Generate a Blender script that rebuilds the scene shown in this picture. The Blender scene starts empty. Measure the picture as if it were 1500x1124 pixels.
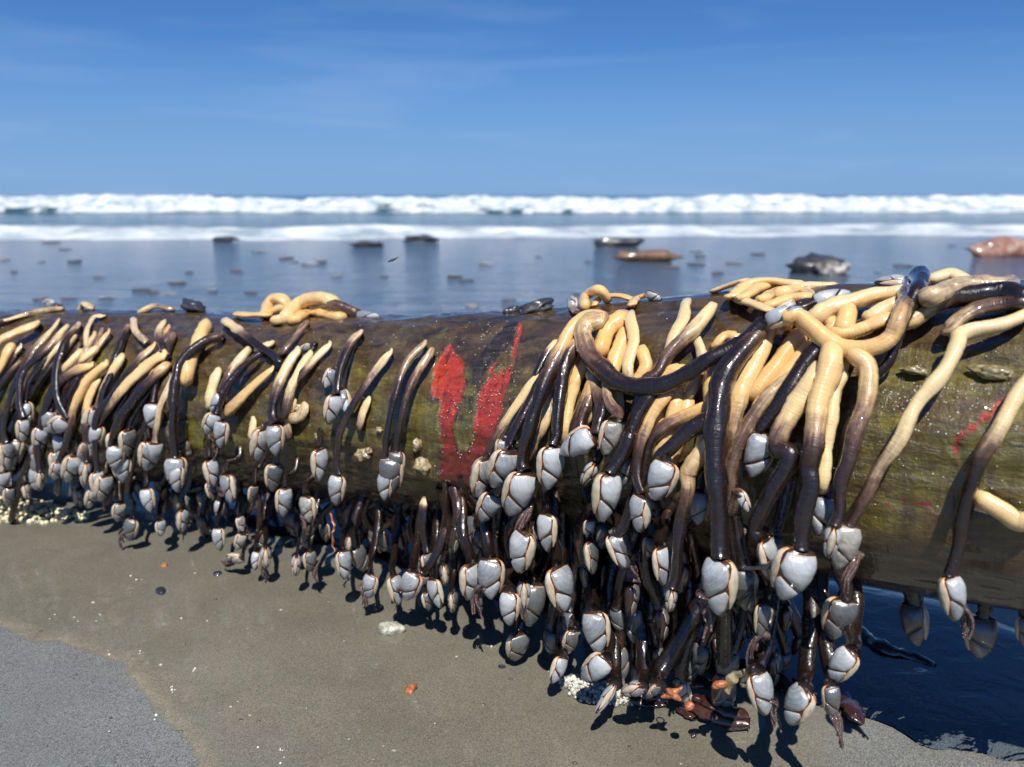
import bpy, math, random
import numpy as np
from mathutils import Vector, Matrix
from mathutils.bvhtree import BVHTree

random.seed(7)
S = bpy.context.scene
COL = S.collection

# ---------------------------------------------------------------- camera
FPX, CX, CY = 1133.0, 750.0, 562.0          # focal length and centre in photograph pixels
CAM_H = 0.41
PITCH = math.atan((562 - 286) / FPX)
cam_d = bpy.data.cameras.new('camera')
cam = bpy.data.objects.new('camera', cam_d)
COL.objects.link(cam)
cam.location = (0, 0, CAM_H)
cam.rotation_euler = (math.pi / 2 - PITCH, 0, 0)
cam_d.sensor_width = 36.0
cam_d.lens = 36.0 * FPX / 1500.0
cam_d.clip_start = 0.02
cam_d.clip_end = 20000
cam_d.dof.use_dof = True
cam_d.dof.focus_distance = 0.60
cam_d.dof.aperture_fstop = 6.8
S.camera = cam

# ---------------------------------------------------------------- sun, sky, exposure
SUN_EL, SUN_AZ = math.radians(57), math.radians(178)      # azimuth clockwise from +Y: behind the camera
sun_d = bpy.data.lights.new('sun', 'SUN')
sun = bpy.data.objects.new('sun', sun_d)
COL.objects.link(sun)
sun_d.energy = 5.0
sun_d.angle = math.radians(0.53)
sun_d.color = (1.0, 0.955, 0.89)
sd = Vector((math.cos(SUN_EL) * math.sin(SUN_AZ), math.cos(SUN_EL) * math.cos(SUN_AZ), math.sin(SUN_EL)))
sun.rotation_euler = sd.to_track_quat('Z', 'Y').to_euler()

world = bpy.data.worlds.new('World')
S.world = world
world.use_nodes = True
wn, wl = world.node_tree.nodes, world.node_tree.links
wn.clear()
w_out = wn.new('ShaderNodeOutputWorld')
w_bg = wn.new('ShaderNodeBackground')
w_sky = wn.new('ShaderNodeTexSky')
w_sky.sky_type = 'NISHITA'
w_sky.sun_disc = False
w_sky.sun_elevation = SUN_EL
w_sky.sun_rotation = SUN_AZ
w_sky.altitude = 0
w_sky.air_density = 1.0
w_sky.dust_density = 0.0
w_sky.ozone_density = 1.0
w_bg.inputs['Strength'].default_value = 0.072
# the air near the horizon is clear: read the sky model a little above it all the way round
w_dir = wn.new('ShaderNodeTexCoord')
w_up = wn.new('ShaderNodeVectorMath')
w_up.operation = 'MULTIPLY_ADD'
w_up.inputs[1].default_value = (1, 1, 0.93)
w_up.inputs[2].default_value = (0, 0, 0.085)
wl.new(w_dir.outputs['Generated'], w_up.inputs[0])
w_nrm = wn.new('ShaderNodeVectorMath')
w_nrm.operation = 'NORMALIZE'
wl.new(w_up.outputs[0], w_nrm.inputs[0])
wl.new(w_nrm.outputs[0], w_sky.inputs['Vector'])
w_hs = wn.new('ShaderNodeHueSaturation')
w_hs.inputs['Saturation'].default_value = 1.14
w_hs.inputs['Value'].default_value = 1.0
w_tint = wn.new('ShaderNodeMix')
w_tint.data_type = 'RGBA'
w_tint.blend_type = 'MULTIPLY'
w_tint.inputs['Factor'].default_value = 1.0
w_tint.inputs['B'].default_value = (0.64, 0.80, 1.09, 1)      # the clear deep blue of this day's air
wl.new(w_sky.outputs['Color'], w_tint.inputs['A'])
wl.new(w_tint.outputs['Result'], w_hs.inputs['Color'])
# thin cirrus wisps all round the sky, by direction
w_tc = wn.new('ShaderNodeTexCoord')
w_map = wn.new('ShaderNodeMapping')
w_map.inputs['Rotation'].default_value = (0.12, -0.16, 0.5)
w_map.inputs['Scale'].default_value = (1.3, 1.3, 13.0)
wl.new(w_tc.outputs['Generated'], w_map.inputs['Vector'])
w_nz = wn.new('ShaderNodeTexNoise')
w_nz.inputs['Scale'].default_value = 2.3
w_nz.inputs['Detail'].default_value = 7
w_nz.inputs['Distortion'].default_value = 0.5
wl.new(w_map.outputs['Vector'], w_nz.inputs['Vector'])
w_cr = wn.new('ShaderNodeMapRange')
w_cr.inputs['From Min'].default_value = 0.52
w_cr.inputs['From Max'].default_value = 0.85
w_cr.inputs['To Max'].default_value = 0.13
wl.new(w_nz.outputs['Fac'], w_cr.inputs['Value'])
w_mx = wn.new('ShaderNodeMix')
w_mx.data_type = 'RGBA'
w_mx.inputs['B'].default_value = (7.0, 8.2, 9.6, 1)
wl.new(w_cr.outputs['Result'], w_mx.inputs['Factor'])
# sea haze: the last degrees above the horizon pale to a greyer blue all the way round
w_sep = wn.new('ShaderNodeSeparateXYZ')
wl.new(w_dir.outputs['Generated'], w_sep.inputs[0])
w_hz = wn.new('ShaderNodeMapRange')
w_hz.inputs['From Min'].default_value = 0.17
w_hz.inputs['From Max'].default_value = 0.0
w_hz.inputs['To Max'].default_value = 0.9
wl.new(w_sep.outputs['Z'], w_hz.inputs['Value'])
w_haze = wn.new('ShaderNodeMix')
w_haze.data_type = 'RGBA'
w_haze.inputs['B'].default_value = (2.15, 3.80, 6.40, 1)
wl.new(w_hz.outputs['Result'], w_haze.inputs['Factor'])
wl.new(w_hs.outputs['Color'], w_haze.inputs['A'])
wl.new(w_haze.outputs['Result'], w_mx.inputs['A'])
wl.new(w_mx.outputs['Result'], w_bg.inputs['Color'])
wl.new(w_bg.outputs['Background'], w_out.inputs['Surface'])

S.view_settings.view_transform = 'Standard'
S.view_settings.look = 'None'
S.view_settings.exposure = 0.5
S.view_settings.gamma = 1.0
S.view_settings.use_curve_mapping = False
S.cycles.max_bounces = 8
S.cycles.transparent_max_bounces = 12
S.cycles.caustics_reflective = False
S.cycles.caustics_refractive = False
S.cycles.sample_clamp_indirect = 6

# ---------------------------------------------------------------- rays of the photograph's camera (used to measure places)
CAMP = Vector((0, 0, CAM_H))
FWD = Vector((0, math.cos(PITCH), -math.sin(PITCH)))
UPV = Vector((0, math.sin(PITCH), math.cos(PITCH)))
def ray(px, py):
    return Vector(((px - CX) / FPX, 0, 0)) + UPV * ((CY - py) / FPX) + FWD       # depth-1 direction
def at_depth(px, py, d):
    return CAMP + ray(px, py) * d
def slope_z(y):
    return -0.015 * max(0.0, y - 1.6)
def on_ground(px, py, z=0.0):
    r = ray(px, py)
    t = (z - CAM_H) / r.z
    p = CAMP + r * t
    if p.y > 1.6:                                # the beach falls gently to the sea
        t = (0.024 - CAM_H) / (r.z + 0.015 * r.y)
        p = CAMP + r * t
    return p

# ---------------------------------------------------------------- numpy value noise
def _hash(ix, iy, iz, seed):
    n = (ix * 374761393 + iy * 668265263 + iz * 2147483647 * 3 + seed * 974634777) & 0xffffffff
    n = ((n ^ (n >> 13)) * 1274126177) & 0xffffffff
    n = n ^ (n >> 16)
    return (n & 0xffff) / 65535.0
def vnoise(x, y, z=0.0, seed=0):
    x, y = np.asarray(x, float), np.asarray(y, float)
    z = np.zeros_like(x) + z
    xi, yi, zi = np.floor(x).astype(np.int64), np.floor(y).astype(np.int64), np.floor(z).astype(np.int64)
    fx, fy, fz = x - xi, y - yi, z - zi
    fx, fy, fz = fx*fx*(3-2*fx), fy*fy*(3-2*fy), fz*fz*(3-2*fz)
    r = 0
    for dx in (0, 1):
        for dy in (0, 1):
            for dz in (0, 1):
                w = (fx if dx else 1-fx) * (fy if dy else 1-fy) * (fz if dz else 1-fz)
                r = r + w * _hash(xi+dx, yi+dy, zi+dz, seed)
    return r * 2 - 1
def fbm(x, y, z=0.0, oct=4, seed=0):
    a, f, r = 1.0, 1.0, 0
    for i in range(oct):
        r = r + a * vnoise(x*f, y*f, z*f, seed+i*17)
        a *= .5; f *= 2.03
    return r
def smooth(a, b, x):
    t = np.clip((np.asarray(x, float) - a) / (b - a), 0, 1)
    return t*t*(3-2*t)
def poly_sdf(px, py, poly):
    """signed distance of points to a closed polygon, negative inside"""
    poly = np.asarray(poly, float)
    px, py = np.asarray(px, float), np.asarray(py, float)
    d = np.full(px.shape, 1e9); inside = np.zeros(px.shape, bool)
    n = len(poly)
    for i in range(n):
        a, b = poly[i], poly[(i+1) % n]
        e = b - a
        wx, wy = px - a[0], py - a[1]
        t = np.clip((wx*e[0] + wy*e[1]) / max(e @ e, 1e-18), 0, 1)
        d = np.minimum(d, np.hypot(wx - e[0]*t, wy - e[1]*t))
        c = (a[1] > py) != (b[1] > py)
        xx = a[0] + (py - a[1]) * e[0] / (e[1] if abs(e[1]) > 1e-15 else 1e-15)
        inside ^= c & (px < xx)
    return np.where(inside, -d, d)

# ---------------------------------------------------------------- mesh helpers
def mesh_np(name, verts, faces, mats=(), attrs=None, smooth_shade=True, mat_idx=None):
    """verts (n,3), faces: list or (m,k) array of equal size faces, or list of lists"""
    me = bpy.data.meshes.new(name)
    verts = np.asarray(verts, np.float32)
    me.vertices.add(len(verts))
    me.vertices.foreach_set('co', verts.ravel())
    if isinstance(faces, np.ndarray):
        m, k = faces.shape
        loops = faces.ravel().astype(np.int32)
        starts = (np.arange(m) * k).astype(np.int32)
    else:
        loops = np.array([i for f in faces for i in f], np.int32)
        ln = np.array([len(f) for f in faces]); m = len(ln)
        starts = np.concatenate([[0], np.cumsum(ln)[:-1]]).astype(np.int32)
    me.loops.add(len(loops))
    me.loops.foreach_set('vertex_index', loops)
    me.polygons.add(m)
    me.polygons.foreach_set('loop_start', starts)
    if smooth_shade:
        me.polygons.foreach_set('use_smooth', np.ones(m, bool))
    if mat_idx is not None:
        me.polygons.foreach_set('material_index', np.asarray(mat_idx, np.int32))
    for mt in (mats if isinstance(mats, (list, tuple)) else [mats]):
        me.materials.append(mt)
    for an, (ty, data) in (attrs or {}).items():
        at = me.attributes.new(an, ty, 'POINT')
        at.data.foreach_set('vector' if ty == 'FLOAT_VECTOR' else 'value', np.asarray(data, np.float32).ravel())
    me.update(calc_edges=True)
    me.validate()
    return me
def link(name, me, parent=None, **props):
    o = bpy.data.objects.new(name, me)
    COL.objects.link(o)
    if parent is not None:
        o.parent = parent
    for k, v in props.items():
        o[k] = v
    return o
def grid_faces(nu, nv, wrap_v=False):
    """quads of a (nu, nv) vertex grid, index u*nv+v"""
    u = np.arange(nu-1)[:, None]; v = np.arange(nv if wrap_v else nv-1)[None, :]
    v2 = (v + 1) % nv
    return np.stack([u*nv+v, (u+1)*nv+v, (u+1)*nv+v2, u*nv+v2], -1).reshape(-1, 4)

# ---------------------------------------------------------------- material helper
class Mat:
    def __init__(self, name):
        self.m = bpy.data.materials.new(name)
        self.m.use_nodes = True
        self.t = self.m.node_tree
        self.t.nodes.clear()
        self.out = self.n('ShaderNodeOutputMaterial')
        self.b = self.n('ShaderNodeBsdfPrincipled')
        self.t.links.new(self.b.outputs[0], self.out.inputs['Surface'])
    def n(self, ty, **kw):
        nd = self.t.nodes.new(ty)
        for k, v in kw.items():
            setattr(nd, k, v)
        return nd
    def put(self, sock, v):
        if isinstance(v, bpy.types.NodeSocket):
            self.t.links.new(v, sock)
        else:
            if isinstance(v, (tuple, list)) and len(v) == 3 and sock.type == 'RGBA':
                v = (*v, 1)
            sock.default_value = v
    def set(self, **kw):
        for k, v in kw.items():
            self.put(self.b.inputs[k.replace('_', ' ')], v)
        return self
    def attr(self, name, out='Fac', obj=False):
        a = self.n('ShaderNodeAttribute', attribute_name=name)
        if obj: a.attribute_type = 'OBJECT'
        return a.outputs[out]
    def coord(self, scale=(1, 1, 1), src='Object', rot=(0, 0, 0), vec=None):
        mp = self.n('ShaderNodeMapping')
        mp.inputs['Scale'].default_value = scale
        mp.inputs['Rotation'].default_value = rot
        self.put(mp.inputs['Vector'], vec if vec is not None else self.n('ShaderNodeTexCoord').outputs[src])
        return mp.outputs[0]
    def noise(self, vec, scale=5, detail=4, rough=.5, dist=0, out='Fac'):
        nd = self.n('ShaderNodeTexNoise')
        for k, v in (('Vector', vec), ('Scale', scale), ('Detail', detail), ('Roughness', rough), ('Distortion', dist)):
            self.put(nd.inputs[k], v)
        return nd.outputs[out]
    def voro(self, vec, scale=5, feature='F1', out='Distance'):
        nd = self.n('ShaderNodeTexVoronoi', feature=feature)
        self.put(nd.inputs['Vector'], vec); self.put(nd.inputs['Scale'], scale)
        return nd.outputs[out]
    def ramp(self, f, stops, interp='LINEAR'):
        nd = self.n('ShaderNodeValToRGB')
        nd.color_ramp.interpolation = interp
        e = nd.color_ramp.elements
        while len(e) < len(stops): e.new(0.5)
        for i, (p, c) in enumerate(stops):
            e[i].position = p
            e[i].color = (*c, 1) if len(c) == 3 else c
        self.put(nd.inputs[0], f)
        return nd.outputs[0]
    def rng(self, v, a, b, c=0.0, d=1.0, sm=False):
        nd = self.n('ShaderNodeMapRange')
        if sm: nd.interpolation_type = 'SMOOTHSTEP'
        for k, x in (('Value', v), ('From Min', a), ('From Max', b), ('To Min', c), ('To Max', d)):
            self.put(nd.inputs[k], x)
        return nd.outputs[0]
    def math(self, op, a, b=0.0, c=0.0, clamp=False):
        nd = self.n('ShaderNodeMath', operation=op, use_clamp=clamp)
        self.put(nd.inputs[0], a); self.put(nd.inputs[1], b); self.put(nd.inputs[2], c)
        return nd.outputs[0]
    def mix(self, f, a, b, mode='MIX'):
        nd = self.n('ShaderNodeMix', data_type='RGBA', blend_type=mode)
        self.put(nd.inputs['Factor'], f); self.put(nd.inputs['A'], a); self.put(nd.inputs['B'], b)
        return nd.outputs['Result']
    def bump(self, h, strength=.5, dist=.001, normal=None):
        nd = self.n('ShaderNodeBump')
        self.put(nd.inputs['Height'], h); self.put(nd.inputs['Strength'], strength); self.put(nd.inputs['Distance'], dist)
        if normal is not None: self.put(nd.inputs['Normal'], normal)
        return nd.outputs[0]

# ================================================================ LARGE STRUCTURE
# ---------------------------------------------------------------- the log
# axis control points: photograph column, row of the axis, depth, diameter
LOGC = [(-900, 590, 1.62, .236), (-420, 580, 1.32, .234), (-150, 576, 1.19, .232), (0, 575, 1.12, .232), (150, 577, 1.055, .225), (300, 581, .99, .216), (470, 592, .918, .211),
        (650, 606, .832, .211), (850, 616, .745, .215), (1050, 622, .660, .221), (1230, 633, .602, .226), (1400, 645, .556, .227),
        (1600, 655, .508, .224), (2100, 680, .425, .22), (2700, 720, .36, .214)]
_c = np.array([list(at_depth(a, b, d)) + [w] for a, b, d, w in LOGC])
def catmull(P, n):
    P = np.asarray(P, float)
    P = np.vstack([2*P[0]-P[1], P, 2*P[-1]-P[-2]])
    seg = len(P) - 3
    t = np.linspace(0, seg, n); i = np.minimum(t.astype(int), seg-1); f = (t - i)[:, None]
    a, b, c, d = P[i], P[i+1], P[i+2], P[i+3]
    return .5*((2*b) + (-a+c)*f + (2*a-5*b+4*c-d)*f**2 + (-a+3*b-3*c+d)*f**3)
def resample(P, n):
    d = np.concatenate([[0], np.cumsum(np.linalg.norm(np.diff(P[:, :3], axis=0), axis=1))])
    t = np.linspace(0, d[-1], n)
    return np.stack([np.interp(t, d, P[:, k]) for k in range(P.shape[1])], 1), t
NS, NT = 1300, 220
_ax, LOG_S = resample(catmull(_c, 400), NS)
for k in range(4):                                         # even out the axis
    _k = np.ones(61) / 61
    pad = np.pad(_ax, ((30, 30), (0, 0)), mode='reflect', reflect_type='odd')
    _ax = np.stack([np.convolve(pad[:, j], _k, 'valid') for j in range(4)], 1)
LOG_C, LOG_R = _ax[:, :3], _ax[:, 3] / 2
_T = np.gradient(LOG_C, axis=0); _T /= np.linalg.norm(_T, axis=1)[:, None]
_F = np.cross(_T, [0, 0, 1.0]); _F /= np.linalg.norm(_F, axis=1)[:, None]
if (_F[NS//2] @ (np.array(CAMP) - LOG_C[NS//2])) < 0: _F = -_F
_U = np.cross(_F, _T); _U *= np.sign(_U[:, 2:3])
TH = np.linspace(0, 2*np.pi, NT, endpoint=False)
SS, TT = np.meshgrid(LOG_S, TH, indexing='ij')
RR = LOG_R[:, None] + np.zeros_like(TT)
cxx, cyy = np.cos(TT)*3, np.sin(TT)*3
_n1 = fbm(SS*6, cxx, cyy, 3, 3)
_n2 = fbm(SS*14, cxx*4, cyy*4, 3, 9)                       # long low ridges along the grain
_n3 = fbm(SS*60, cxx*9, cyy*9, 3, 21)
base_r = RR.copy()
_n4 = fbm(SS*26, cxx*2.2, cyy*2.2, 3, 27)
RR = RR + .0032*_n1 + .0009*_n2 + .00035*_n3 - .0022*smooth(.25, .75, _n4) + .0010*_n4
def log_pos(R):
    return (LOG_C[:, None, :] + R[..., None]*(np.cos(TT)[..., None]*_U[:, None, :] + np.sin(TT)[..., None]*_F[:, None, :]))
_V = log_pos(RR)
_f = grid_faces(NS, NT, True)
log_bvh = BVHTree.FromPolygons([tuple(v) for v in _V[::2].reshape(-1, 3)], [tuple(q) for q in grid_faces((NS+1)//2, NT, True).tolist()])
def log_uv(px, py):
    """(s, theta*r) of the log point seen at a photograph pixel"""
    r = ray(px, py).normalized()
    hit = log_bvh.ray_cast(CAMP, r)
    if hit[0] is None: return None
    p = np.array(hit[0])
    i = int(np.argmin(np.linalg.norm(LOG_C - p, axis=1)))
    v = p - LOG_C[i]
    return LOG_S[i], math.atan2(v @ _F[i], v @ _U[i]) * .108
def uv_poly(pts):
    return [q for q in (log_uv(*p) for p in pts) if q]
UVV = np.where(TT > np.pi, TT - 2*np.pi, TT) * .108
def c3(pts): return [(600 + .4448*a, 430 + .4448*b) for a, b in pts]
red_polys = [c3([(130,165),(180,230),(186,300),(168,350),(150,400),(152,490),(168,525),(195,520),(212,460),(216,390),(226,330),(255,285),(335,235),(336,265),(310,380),(280,470),(255,540),(228,600),(205,655),(130,640),(95,600),(108,500),(105,350),(78,345),(78,240)]),
             c3([(340,190),(362,95),(372,100),(352,190),(338,240)]),
             c3([(262,262),(275,225),(290,215),(280,262)]),
             [(1300,735),(1345,737),(1395,737),(1398,741),(1345,742),(1300,739)],
             [(1395,660),(1392,645),(1400,636),(1440,608),(1500,560),(1500,566),(1445,615),(1412,645),(1404,668)],
             [(1055,492),(1066,484),(1075,487),(1066,498)], [(860,512),(872,500),(880,508),(868,520)]]
red = np.full(TT.shape, 1.0)
for pl in red_polys:
    q = uv_poly(pl)
    if len(q) > 2:
        m = (np.abs(SS - np.mean([a for a, _ in q])) < .16)
        red[m] = np.minimum(red[m], poly_sdf(SS[m], UVV[m], q))
crack = np.full(TT.shape, 1.0)
for pl in ([c3(z) for z in ([(345,85),(300,130),(240,190),(210,250),(205,300),(225,310),(262,240),(320,180),(362,95)],)]):
    q = uv_poly(pl)
    m = (np.abs(SS - np.mean([a for a, _ in q])) < .16)
    crack[m] = np.minimum(crack[m], poly_sdf(SS[m], UVV[m], q))
_w = red + .0018*_n3
RR -= .0014*smooth(.0008, -.0012, _w)
RR += .0010*np.exp(-((_w-.002)/.0012)**2) * (np.abs(red) < .02)
_ck = smooth(.001, -.002, crack + .002*_n3)
RR += _ck*(.0016*fbm(SS*260, UVV*60, 0, 3, 5) + .0008)
_V = log_pos(RR)
# the sawn and worn ends close with rounded discs
def end_cap(i, sgn):
    rings = []
    for k, f in enumerate((.97, .8, .5, .2)):
        c = LOG_C[i] + sgn*_T[i]*(.004 + .006*(1-f))
        rr = (LOG_R[i]*f)*(1 + .02*fbm(np.cos(TH)*4, np.sin(TH)*4, k, 2, 8))
        rings.append(c + rr[:, None]*(np.cos(TH)[:, None]*_U[i] + np.sin(TH)[:, None]*_F[i]))
    return rings
r0 = end_cap(0, -1)[::-1]; r1 = end_cap(NS-1, 1)
allv = np.concatenate([np.stack(r0), _V, np.stack(r1)], 0)
nu = allv.shape[0]
gf = grid_faces(nu, NT, True)
verts = allv.reshape(-1, 3)
verts = np.vstack([verts, LOG_C[:1] - _T[:1]*.01, LOG_C[-1:] + _T[-1:]*.01])
caps = [[NT*nu, (j+1) % NT, j] for j in range(NT)] + [[NT*nu+1, (nu-1)*NT + j, (nu-1)*NT + (j+1) % NT] for j in range(NT)]
pad = lambda A, v: np.concatenate([np.full(4*NT, v), A.ravel(), np.full(4*NT, v), [v, v]])
uvs = np.stack([pad(SS, 0), pad(np.cos(TT)*.108, 0), pad(np.sin(TT)*.108, 0)], 1)

M = Mat('wet_driftwood')
uv = M.attr('grain', 'Vector')
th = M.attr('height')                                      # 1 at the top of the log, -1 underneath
big = M.noise(M.coord((3, 7, 7), vec=uv), 4, 5, .6, .6)
blot = M.noise(M.coord((7, 13, 13), vec=uv), 5, 6, .62, .8)
drip = M.noise(M.coord((42, 7, 7), vec=uv), 4, 5, .6, .5)      # runs down the round of the log
fib = M.noise(M.coord((14, 150, 150), vec=uv), 3, 4, .6)
spk = M.noise(M.coord((1, 1, 1), vec=uv), 420, 3, .6)
mott = M.noise(M.coord((16, 34, 34), vec=uv), 5, 6, .68, .6)
bark = M.ramp(blot, [(.28, (.014, .009, .005)), (.45, (.042, .026, .011)), (.6, (.078, .049, .019)), (.78, (.118, .078, .035))])
alga = M.ramp(M.math('ADD', M.math('MULTIPLY', drip, .4), M.math('MULTIPLY', mott, .6)), [(.33, (.042, .030, .007)), (.5, (.105, .086, .014)), (.66, (.185, .160, .034))])
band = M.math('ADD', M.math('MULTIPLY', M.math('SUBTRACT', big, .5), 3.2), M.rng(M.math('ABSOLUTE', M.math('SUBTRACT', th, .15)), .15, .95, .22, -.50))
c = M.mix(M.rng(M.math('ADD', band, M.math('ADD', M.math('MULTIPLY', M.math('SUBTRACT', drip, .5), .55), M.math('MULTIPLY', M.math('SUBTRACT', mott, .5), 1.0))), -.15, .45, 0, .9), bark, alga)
c = M.mix(M.rng(blot, .58, .78, 0, .32), c, (.048, .018, .020))              # purple red film
c = M.mix(M.rng(mott, .60, .72, 0, .55), c, (.022, .013, .008))
c = M.mix(M.rng(fib, .58, .8, 0, .40), c, (.012, .009, .006))
c = M.mix(M.rng(M.noise(M.coord((5, 120, 120), vec=uv), 2, 3, .6), .62, .74, 0, .5), c, (.11, .085, .05))
c = M.mix(M.rng(drip, .64, .74, 0, .35), c, (.02, .013, .008))
rn = M.math('ADD', M.attr('bare'), M.math('MULTIPLY', M.math('SUBTRACT', M.noise(M.coord((1.5, 1, 1), vec=uv), 130, 6, .72), .5), .0105))
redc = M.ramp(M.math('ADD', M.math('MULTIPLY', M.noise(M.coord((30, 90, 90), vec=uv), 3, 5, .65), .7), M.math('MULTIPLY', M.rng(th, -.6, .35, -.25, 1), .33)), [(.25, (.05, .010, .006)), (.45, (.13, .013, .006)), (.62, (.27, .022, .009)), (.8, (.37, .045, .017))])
redc = M.mix(M.rng(M.noise(M.coord((170, 55, 55), vec=uv), 1, 6, .75), .52, .63, 0, .88), redc, (.030, .012, .008))
c = M.mix(M.rng(rn, .0004, -.0004), c, redc)
c = M.mix(M.rng(M.math('ADD', M.attr('cracked'), M.math('MULTIPLY', M.math('SUBTRACT', fib, .5), .006)), .001, -.001, 0, .92), c, M.ramp(fib, [(.35, (.008, .006, .004)), (.7, (.045, .032, .022))]))
c = M.mix(M.rng(M.noise(uv, 95, 4, .7), .66, .72, 0, .6), c, (.16, .12, .075))
h = M.math('ADD', M.math('MULTIPLY', fib, .6), M.math('ADD', M.math('MULTIPLY', spk, .55), M.math('MULTIPLY', drip, .8)))
drops = M.rng(M.voro(uv, 330), .32, .05)
dmask = M.rng(M.noise(uv, 22, 4, .6), .50, .62)
h2 = M.math('ADD', h, M.math('MULTIPLY', M.math('MULTIPLY', drops, dmask), 1.3))
M.set(Base_Color=c, Roughness=M.rng(M.noise(uv, 60, 4), .3, .7, .16, .42), Coat_Weight=1.0, Coat_Roughness=.07, Coat_IOR=1.55, Specular_IOR_Level=.3,
      Normal=M.bump(M.math('ADD', h, M.math('MULTIPLY', mott, 2.0)), .7, .0014))
streak = M.noise(M.coord((260, 7, 7), vec=uv), 1, 3, .6, .8)          # drying runs round the log, seen in its gloss
M.put(M.b.inputs['Coat Normal'], M.bump(M.math('ADD', M.math('MULTIPLY', streak, .8), M.math('ADD', M.math('MULTIPLY', h2, .22), M.math('MULTIPLY', M.noise(uv, 170, 1, .4), .7))), .55, .0008))
MAT_LOG = M.m
log = link('driftwood_log', None)
bpy.data.objects.remove(log)
log = link('driftwood_log', mesh_np('driftwood_log', verts, gf.tolist() + caps, [MAT_LOG], {
    'grain': ('FLOAT_VECTOR', uvs), 'height': ('FLOAT', pad(np.cos(TT), 0)), 'bare': ('FLOAT', pad(red, 1)), 'cracked': ('FLOAT', pad(crack, 1))}),
    label='long wet olive and brown driftwood log with a bare red patch lying across the beach', category='log')

# ---------------------------------------------------------------- the hull of log and hanging curtain: where the hanging animals are
_hull = []
jf = [j for j in range(NT) if TH[j] <= np.pi/2] ; jb = [j for j in range(NT) if TH[j] >= 2*np.pi - 1.2]
cols = [base for base in (jb + jf)]
HV = log_pos(base_r)[::4][:, cols]
low = HV[:, -1:].copy(); lows = []
for k in range(1, 9):
    q = low.copy(); q[..., 2] = low[..., 2] * (1 - k/8) - .002*(k == 8); lows.append(q)
HV = np.concatenate([HV] + lows, 1)
hull_bvh = BVHTree.FromPolygons([tuple(v) for v in HV.reshape(-1, 3)], [tuple(q) for q in grid_faces(HV.shape[0], HV.shape[1]).tolist()])
def surf(px, py, lift=0.0, maxz=None):
    """point at a photograph pixel, LIFT metres in front of the log or of the curtain hanging from its front"""
    y = py; hit = None
    for k in range(60):
        r = ray(px, y).normalized()
        hit = hull_bvh.ray_cast(CAMP, r)
        if hit[0] is not None: break
        y += 3
    if hit[0] is None: return at_depth(px, py, .7), Vector((0, -1, 0))
    p, nrm = hit[0], hit[1]
    if nrm.dot(r) > 0: nrm = -nrm
    if y != py:                                           # above the outline: upright over the crest
        r2 = ray(px, py).normalized()
        p = CAMP + r2 * ((p - CAMP).length)
        return p - r2*lift*.6, Vector((0, 0, 1))
    t = lift / max(.45, -nrm.dot(r))
    return p - r*t, nrm

# ---------------------------------------------------------------- beach
def rise(x, y):                                        # a low swell of sand at the right
    return .016*smooth(.08, .42, x)*smooth(3, 1.5, y)
def axis_pts(a, b, step, far_lo, far_hi, g=1.16):
    mid = list(np.arange(a, b, step))
    hi, s = [], step
    x = mid[-1]
    while x < far_hi: s *= g; x += s; hi.append(x)
    lo, s = [], step
    x = mid[0]
    while x > far_lo: s *= g; x -= s; lo.append(x)
    return np.array(lo[::-1] + mid + hi)
xs = axis_pts(-1.5, 1.3, .008, -9000, 9000)
ys = axis_pts(.25, 1.9, .008, -60, 12000, 1.12)
X, Y = np.meshgrid(xs, ys, indexing='ij')
near = smooth(9, 3, np.hypot(X, Y))
Z = -.015*np.maximum(0, Y-1.6)
Z = np.maximum(Z, -3.0 - .0001*Y)
Z = Z + rise(X, Y) + near*(.0016*fbm(X*5, Y*5, 0, 3, 4) + .0004*fbm(X*45, Y*45, 0, 2, 14))
shelf_px = [(-60,900),(0,917),(24,933),(51,943),(87,941),(118,953),(158,968),(184,974),(194,992),(209,1016),(229,1039),(253,1067),(276,1095),(292,1124),(320,1200),(-500,1300),(-900,1000)]
dry_poly = [tuple(on_ground(*p))[:2] for p in shelf_px]
dry = poly_sdf(X, Y, dry_poly)
right_poly = [tuple(on_ground(*p))[:2] for p in [(1262,1020),(1290,1046),(1400,1066),(1500,1085),(1800,1150),(1500,1300),(1200,1300),(1215,1124),(1238,1070)]]
rdry = poly_sdf(X, Y, right_poly)
M = Mat('wet_sand')
ob = M.n('ShaderNodeTexCoord').outputs['Object']
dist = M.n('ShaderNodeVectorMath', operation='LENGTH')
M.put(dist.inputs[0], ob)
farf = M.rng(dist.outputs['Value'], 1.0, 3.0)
grain = M.noise(ob, 900, 2, .7)
grain2 = M.voro(ob, 1500, out='Color')
cloud = M.noise(M.coord((6, 6, 6)), 1, 5, .6)
edge = M.math('ADD', M.attr('dry_edge'), M.math('MULTIPLY', M.math('SUBTRACT', M.noise(ob, 26, 4, .6), .5), .02))
isdry = M.rng(edge, .0015, -.0015)
isr = M.rng(M.math('ADD', M.attr('right_edge'), M.math('MULTIPLY', M.math('SUBTRACT', M.noise(ob, 30, 4, .6), .5), .03)), .02, -.02, 0, .8)
drymask = M.math('MAXIMUM', isdry, isr)
film = M.ramp(cloud, [(.3, (.104, .097, .071)), (.7, (.152, .142, .107))])
film = M.mix(M.rng(M.noise(M.coord((7, 11, 9), rot=(0, 0, .5)), 1, 6, .68, 1.6), .54, .75, 0, .45), film, (.175, .165, .13))
dryc = M.ramp(cloud, [(.3, (.108, .111, .107)), (.7, (.142, .145, .139))])
c = M.mix(drymask, film, dryc)
foamline = M.math('MULTIPLY', M.rng(edge, .0, .003), M.rng(edge, .020, .003))
c = M.mix(M.math('MULTIPLY', foamline, M.rng(M.noise(ob, 120, 4, .7), .35, .65, .1, .6)), c, (.25, .21, .14))
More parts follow.
